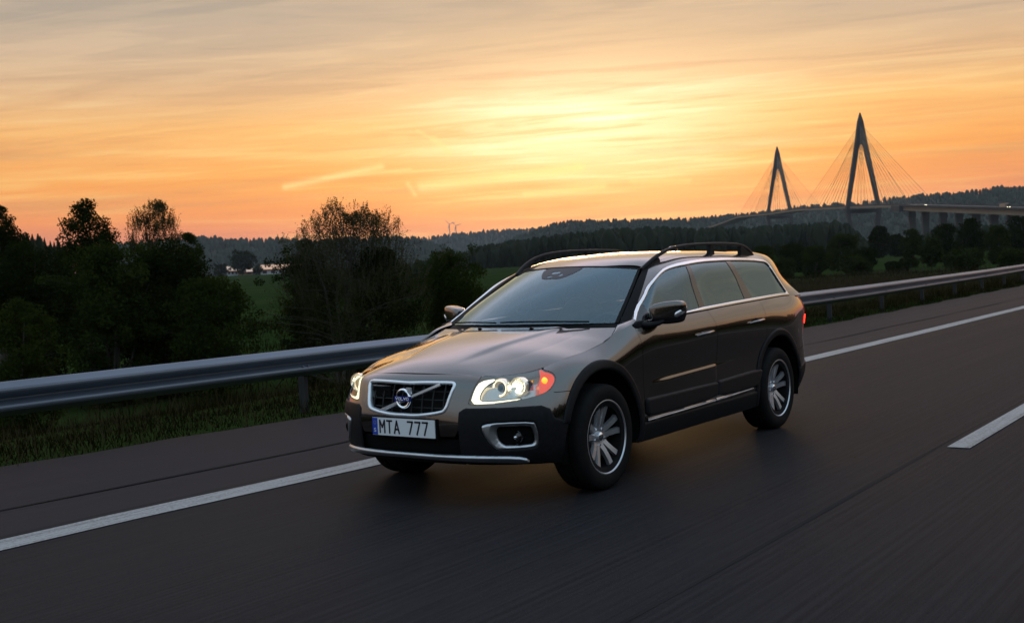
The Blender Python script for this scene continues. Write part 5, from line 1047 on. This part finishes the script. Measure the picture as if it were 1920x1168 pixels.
# ------------------------------------------------------------------ bridge
CONC = noisy('pylon_concrete', (.045, .040, .034), (.030, .027, .024), .85, .08, object_coords=False); DECKM = noisy('deck_edge_paint', (.17, .135, .095), (.12, .098, .07), .6, .05, object_coords=False); CABLEM = material('cable_steel', (.14, .09, .05), .6, .2)
br = empty('cable_stayed_bridge', tuple(spot(1619, 420, 1170)*[1, 1, 0]), label='long cable-stayed bridge with two pointed concrete towers across the valley', category='bridge')
ch = lambda v: np.array(v)/np.hypot(v[0], v[1])
fwd = np.array([CF[0], CF[1], 0]); fwd /= np.linalg.norm(fwd); rgt = np.array([fwd[1], -fwd[0], 0])
def BP(lat, dep, z): return CAM*[1, 1, 0]+rgt*lat+fwd*dep+np.array([0, 0, z])
def lat_of(px, dep): return (px-960)/FPX*dep
def z_of(px, py, dep):
    d = CF*FPX+CR*(px-960)-CU*(py-584); k = dep/(d@fwd); return CAM[2]+d[2]*k
DK = [(2350,300,40),(2200,345,52),(2050,362,60),(1900,370,64),(1756,372,66),(1560,372,61),(1400,371,58),(1300,370,55),(1170,369,50.5),(1050,369,45)]
DK = [(d_, l_, None) for d_, l_, _ in DK]
pyd = {1756: (1402+44,405), 1560: (1463,400), 1400: (1515,392), 1300: (1553,389.5), 1170: (1620,386), 1050: (1697,384)}
DECK = []
for d_, l_, _ in DK:
    if d_ in pyd: z = z_of(960+l_/d_*FPX, pyd[d_][1], d_)
    else: z = None
    DECK.append([d_, l_, z])
DECK[0][2], DECK[1][2], DECK[2][2], DECK[3][2] = 38, 50, 57, 61
DECK = sorted(DECK, key=lambda t: -t[0])
for d_ in (1021, 950, 880, 808, 740, 690): DECK.append([d_, 369+max(0, (900-d_))*.02, z_of(960+369/d_*FPX, np.interp(960+369/d_*FPX, [1718, 1920, 2100], [384, 390, 396]), d_)])
DP = np.array([BP(l_, d_, z) for d_, l_, z in DECK]); dd_ = np.array([q[0] for q in DECK])
deckat = lambda dep: np.array([np.interp(-dep, -dd_, DP[:, k]) for k in range(3)])
def deck_piece(d0, d1, half, th, name, mat, drop=0, side=0, n=14):
    V = []
    for d_ in np.linspace(d0, d1, n):
        p = deckat(d_); t = deckat(d_-5)-deckat(d_+5); t[2] = 0; t /= np.linalg.norm(t); s = np.array([t[1], -t[0], 0])
        for a in (-1, 1):
            for b in (0, 1): V.append(p+s*(side+a*half)-np.array([0, 0, drop+b*th]))
    F = [(i*4+a, i*4+b, i*4+4+b, i*4+4+a) for i in range(n-1) for a, b in ((0, 1), (1, 3), (3, 2), (2, 0))]+[(0, 1, 3, 2), tuple((n-1)*4+k for k in (0, 1, 3, 2))]
    return mesh(name, V, F, mat, br)
deck_piece(2350, 1021, 12.5, 1.9, 'main_deck', DECKM, n=40); deck_piece(1021, 690, 12.0, 1.0, 'viaduct_deck', CONC, n=24)
for s_ in (-8.5, 8.5): deck_piece(1021, 690, 1.6, 3.6, 'girder', DECKM, drop=1.05, side=s_, n=20)
for s_ in (-12.2, 12.2): deck_piece(2350, 690, .12, 1.0, 'parapet', CONC, drop=-1.05, side=s_, n=60)
deck_piece(1040, 1018, 13.5, 5.5, 'end_block', CONC, drop=.1, n=3)
def tower(dep, apx_px, apx_py, legpx):
    c = BP(lat_of(apx_px, dep)*0+369+(9 if dep > 1300 else 2), dep, 0); zt = z_of(apx_px, apx_py, dep); zd = deckat(dep)[2]; w = 16.5; zj = zd+(zt-zd)*.66
    t = empty('bridge_tower', tuple(c)); t.parent = br; t.matrix_parent_inverse = place(br).inverted(); P = lambda a, b, z: c+rgt*a+fwd*b+np.array([0, 0, z])
    def leg(s, a0, z0, a1, z1, wa, wb, name):
        MB().hexa([P(s*(a+q), b, z) for (a, z, wd) in ((a0, z0, wa), (a1, z1, wb)) for q in (-wd/2, wd/2) for b in (-3.2, 3.2)][:8] if False else [P(s*a+q, b, z) for (a, z, wd) in ((a0, z0, wa), (a1, z1, wb)) for q in (-wd/2, wd/2) for b in (-2.4, 2.4)]).build(name, CONC, t)
    for s in (-1, 1):
        leg(s, w, zd-3, 4.0, zj+1.5, 3.7, 4.6, 'leg'); leg(s, 9.5, -3, w+.2, zd-2.9, 4.2, 3.9, 'lower_leg')
    # solid head, narrowing to a point
    mb = MB(); mb.hexa([P(a, b, z) for z, hw, hb in ((zj, 6.3, 2.6), (zj+(zt-zj)*.70, 2.9, 2.2)) for a in (-hw, hw) for b in (-hb, hb)]); mb.hexa([P(a, b, z) for z, hw, hb in ((zj+(zt-zj)*.702, 2.9, 2.3), (zt, .5, .5)) for a in (-hw, hw) for b in (-hb, hb)]); mb.build('tower_head', CONC, t)
    MB().hexa([P(a, b, z) for a in (-w-1, w+1) for b in (-2, 2) for z in (zd-7.5, zd-3.6)]).build('cross_beam', CONC, t)
    n = 13
    for s in (-1, 1):
        for dirn in (-1, 1):
            for k in range(n):
                reach = 24+(1-k/(n-1))*(172 if dirn > 0 or dep > 1300 else 150); zz_ = zj+(zt-zj)*(.62-.60*k/(n-1)); d1 = dep+dirn*reach; q = deckat(d1); q = q+rgt*(s*12.0)
                MB().tube([P(s*1.2, 0, zz_), (P(s*1.2, 0, zz_)+q)/2-np.array([0, 0, .5]), q], .13+.07*(k in (0, 5)), 4, cap=False).build('stay_cable', CABLEM, t)
tower(1170, 1610, 212, 0); tower(1560, 1456, 275, 0)
for px in (1716, 1741, 1774, 1803, 1835, 1867, 1898, 1930):
    dep = 369*FPX/(px-960); p = deckat(dep); t_ = empty('pier', (p[0], p[1], 0)); t_.parent = br; t_.matrix_parent_inverse = place(br).inverted()
    MB().hexa([p*[1, 1, 0]+rgt*a+fwd*b+np.array([0, 0, z]) for z, a_ in ((-2, 2.5), (p[2]-4.9, 2.9)) for a in (-a_, a_) for b in (-1.6, 1.6)]).build('pier_shaft', CONC, t_); MB().hexa([p*[1, 1, 0]+rgt*a+fwd*b+np.array([0, 0, z]) for z in (p[2]-4.85, p[2]-4.66) for a in (-9.5, 9.5) for b in (-1.8, 1.8)]).build('pier_cap', CONC, t_)
# vehicles on the viaduct
def lorry(label, px, lat, L, H, cols, name, cat):
    dep = 369*FPX/(px-960); p = deckat(dep); o = p+rgt*lat+np.array([0, 0, .02]); P = lambda a, b, z: o+rgt*a+fwd*b+np.array([0, 0, z]); t = empty(name, tuple(o), label=label, category=cat)
    if cat == 'truck':
        MB().hexa([P(a, b, z) for a in (-1.3, 1.3) for b in (3.2, 3.2+L) for z in (1.0, H)]).build('cargo_box', cols[0], t); MB().hexa([P(a, b, z) for a in (-1.25, 1.25) for b in (.4, 2.7) for z in (.9, 2.9)]).build('cab', cols[1], t); MB().hexa([P(a, b, z) for a in (-1.1, 1.1) for b in (.30, .38) for z in (1.9, 2.7)]).build('windscreen', GLOSSBLACK, t); bz = .8
        mb = MB().box(P(0, L/2+1, .8), (1, 1, .3)); wb = (1.3, L*.65+3, L+2.2)
    else:
        MB().hexa([P(a, b, z) for a in (-.9, .9) for b in (.0, 4.4) for z in (.3, .85)]).build('body', cols[0], t); MB().hexa([P(a*(1 if z < 1 else .8), b, z) for z, bb in ((.86, (1.0, 4.0)), (1.45, (1.6, 3.4))) for a in (-.85, .85) for b in bb]).build('cabin', GLOSSBLACK, t); bz = .65; wb = (.8, 3.5)
    for b in wb:
        for a in (-1, 1): MB().lathe([(0, -.15), (.42 if cat == 'truck' else .32, -.15), (.42 if cat == 'truck' else .32, .15), (0, .15)], 14, P(a*(1.1 if cat == 'truck' else .8), b, .43 if cat == 'truck' else .33), 'x').build('wheel', RUBBER, t)
    for a in (-.85, .85): MB().add(*superell(P(a*(1 if cat == 'truck' else .75), .26 if cat == 'truck' else -.03, bz), .22, .22, .22, 2, 10, 8)).build('headlight', FARLAMP, t)
FARLAMP = material('distant_headlight', (1, 1, .9), .4, emis=(1, .85, .55), estr=6)
lorry('box truck with lit headlights on the viaduct at the far right', 1905, -4.5, 9.5, 3.9, (noisy('tan_truck_box', (.32, .22, .15), (.26, .18, .12), .6, .3), material('dark_cab', (.05, .05, .055), .4)), 'box_truck', 'truck')
lorry('small white car on the viaduct near its first pier', 1752, -4.5, 0, 0, (material('white_car_paint', (.6, .6, .62), .3, coat=1),), 'small_car', 'car')
# wind turbines
TURB = material('turbine_white', (.40, .36, .35), .6)
for (px, pt, pb, dist, lb) in ((843.5, 420, 440, 4500, 'left and taller of two wind turbines on the far ridge'), (855.5, 423, 440, 4700, 'right and fainter of two wind turbines on the far ridge')):
    b = spot(px, pb, dist); zt = zat(px, pt, dist); t = empty('wind_turbine', tuple(b), label=lb, category='wind turbine', group='wind turbines on the far ridge'); c = np.array([b[0], b[1], zt])
    MB().tube([b-[0, 0, 12], c], [2.2, 1.4], 8).build('mast', TURB, t); MB().box(c+fwd*1.0, (3, 3, 3)).build('nacelle', TURB, t)
    for k in range(3):
        a = 2*math.pi*k/3+.25; d = rgt*math.cos(a)+np.array([0, 0, math.sin(a)]); MB().tube([c-fwd*2.2, c-fwd*2.2+d*12, c-fwd*2.2+d*26], [.6, 1.5, .4], 5).build('blade', TURB, t)

# ------------------------------------------------------------------ air
hz_ = bpy.data.materials.new('haze_air'); hz_.use_nodes = True; t = hz_.node_tree; t.nodes.clear(); n = NG(t); pv = n.n('ShaderNodeVolumePrincipled'); pv.inputs['Color'].default_value = (.80, .88, 1, 1); pv.inputs['Density'].default_value = .00004; pv.inputs['Anisotropy'].default_value = .0
o = n.n('ShaderNodeOutputMaterial'); t.links.new(pv.outputs[0], o.inputs['Volume'])
MB().box((CAM[0], CAM[1], 110), (20000, 20000, 230)).build('haze', hz_, kind='stuff')
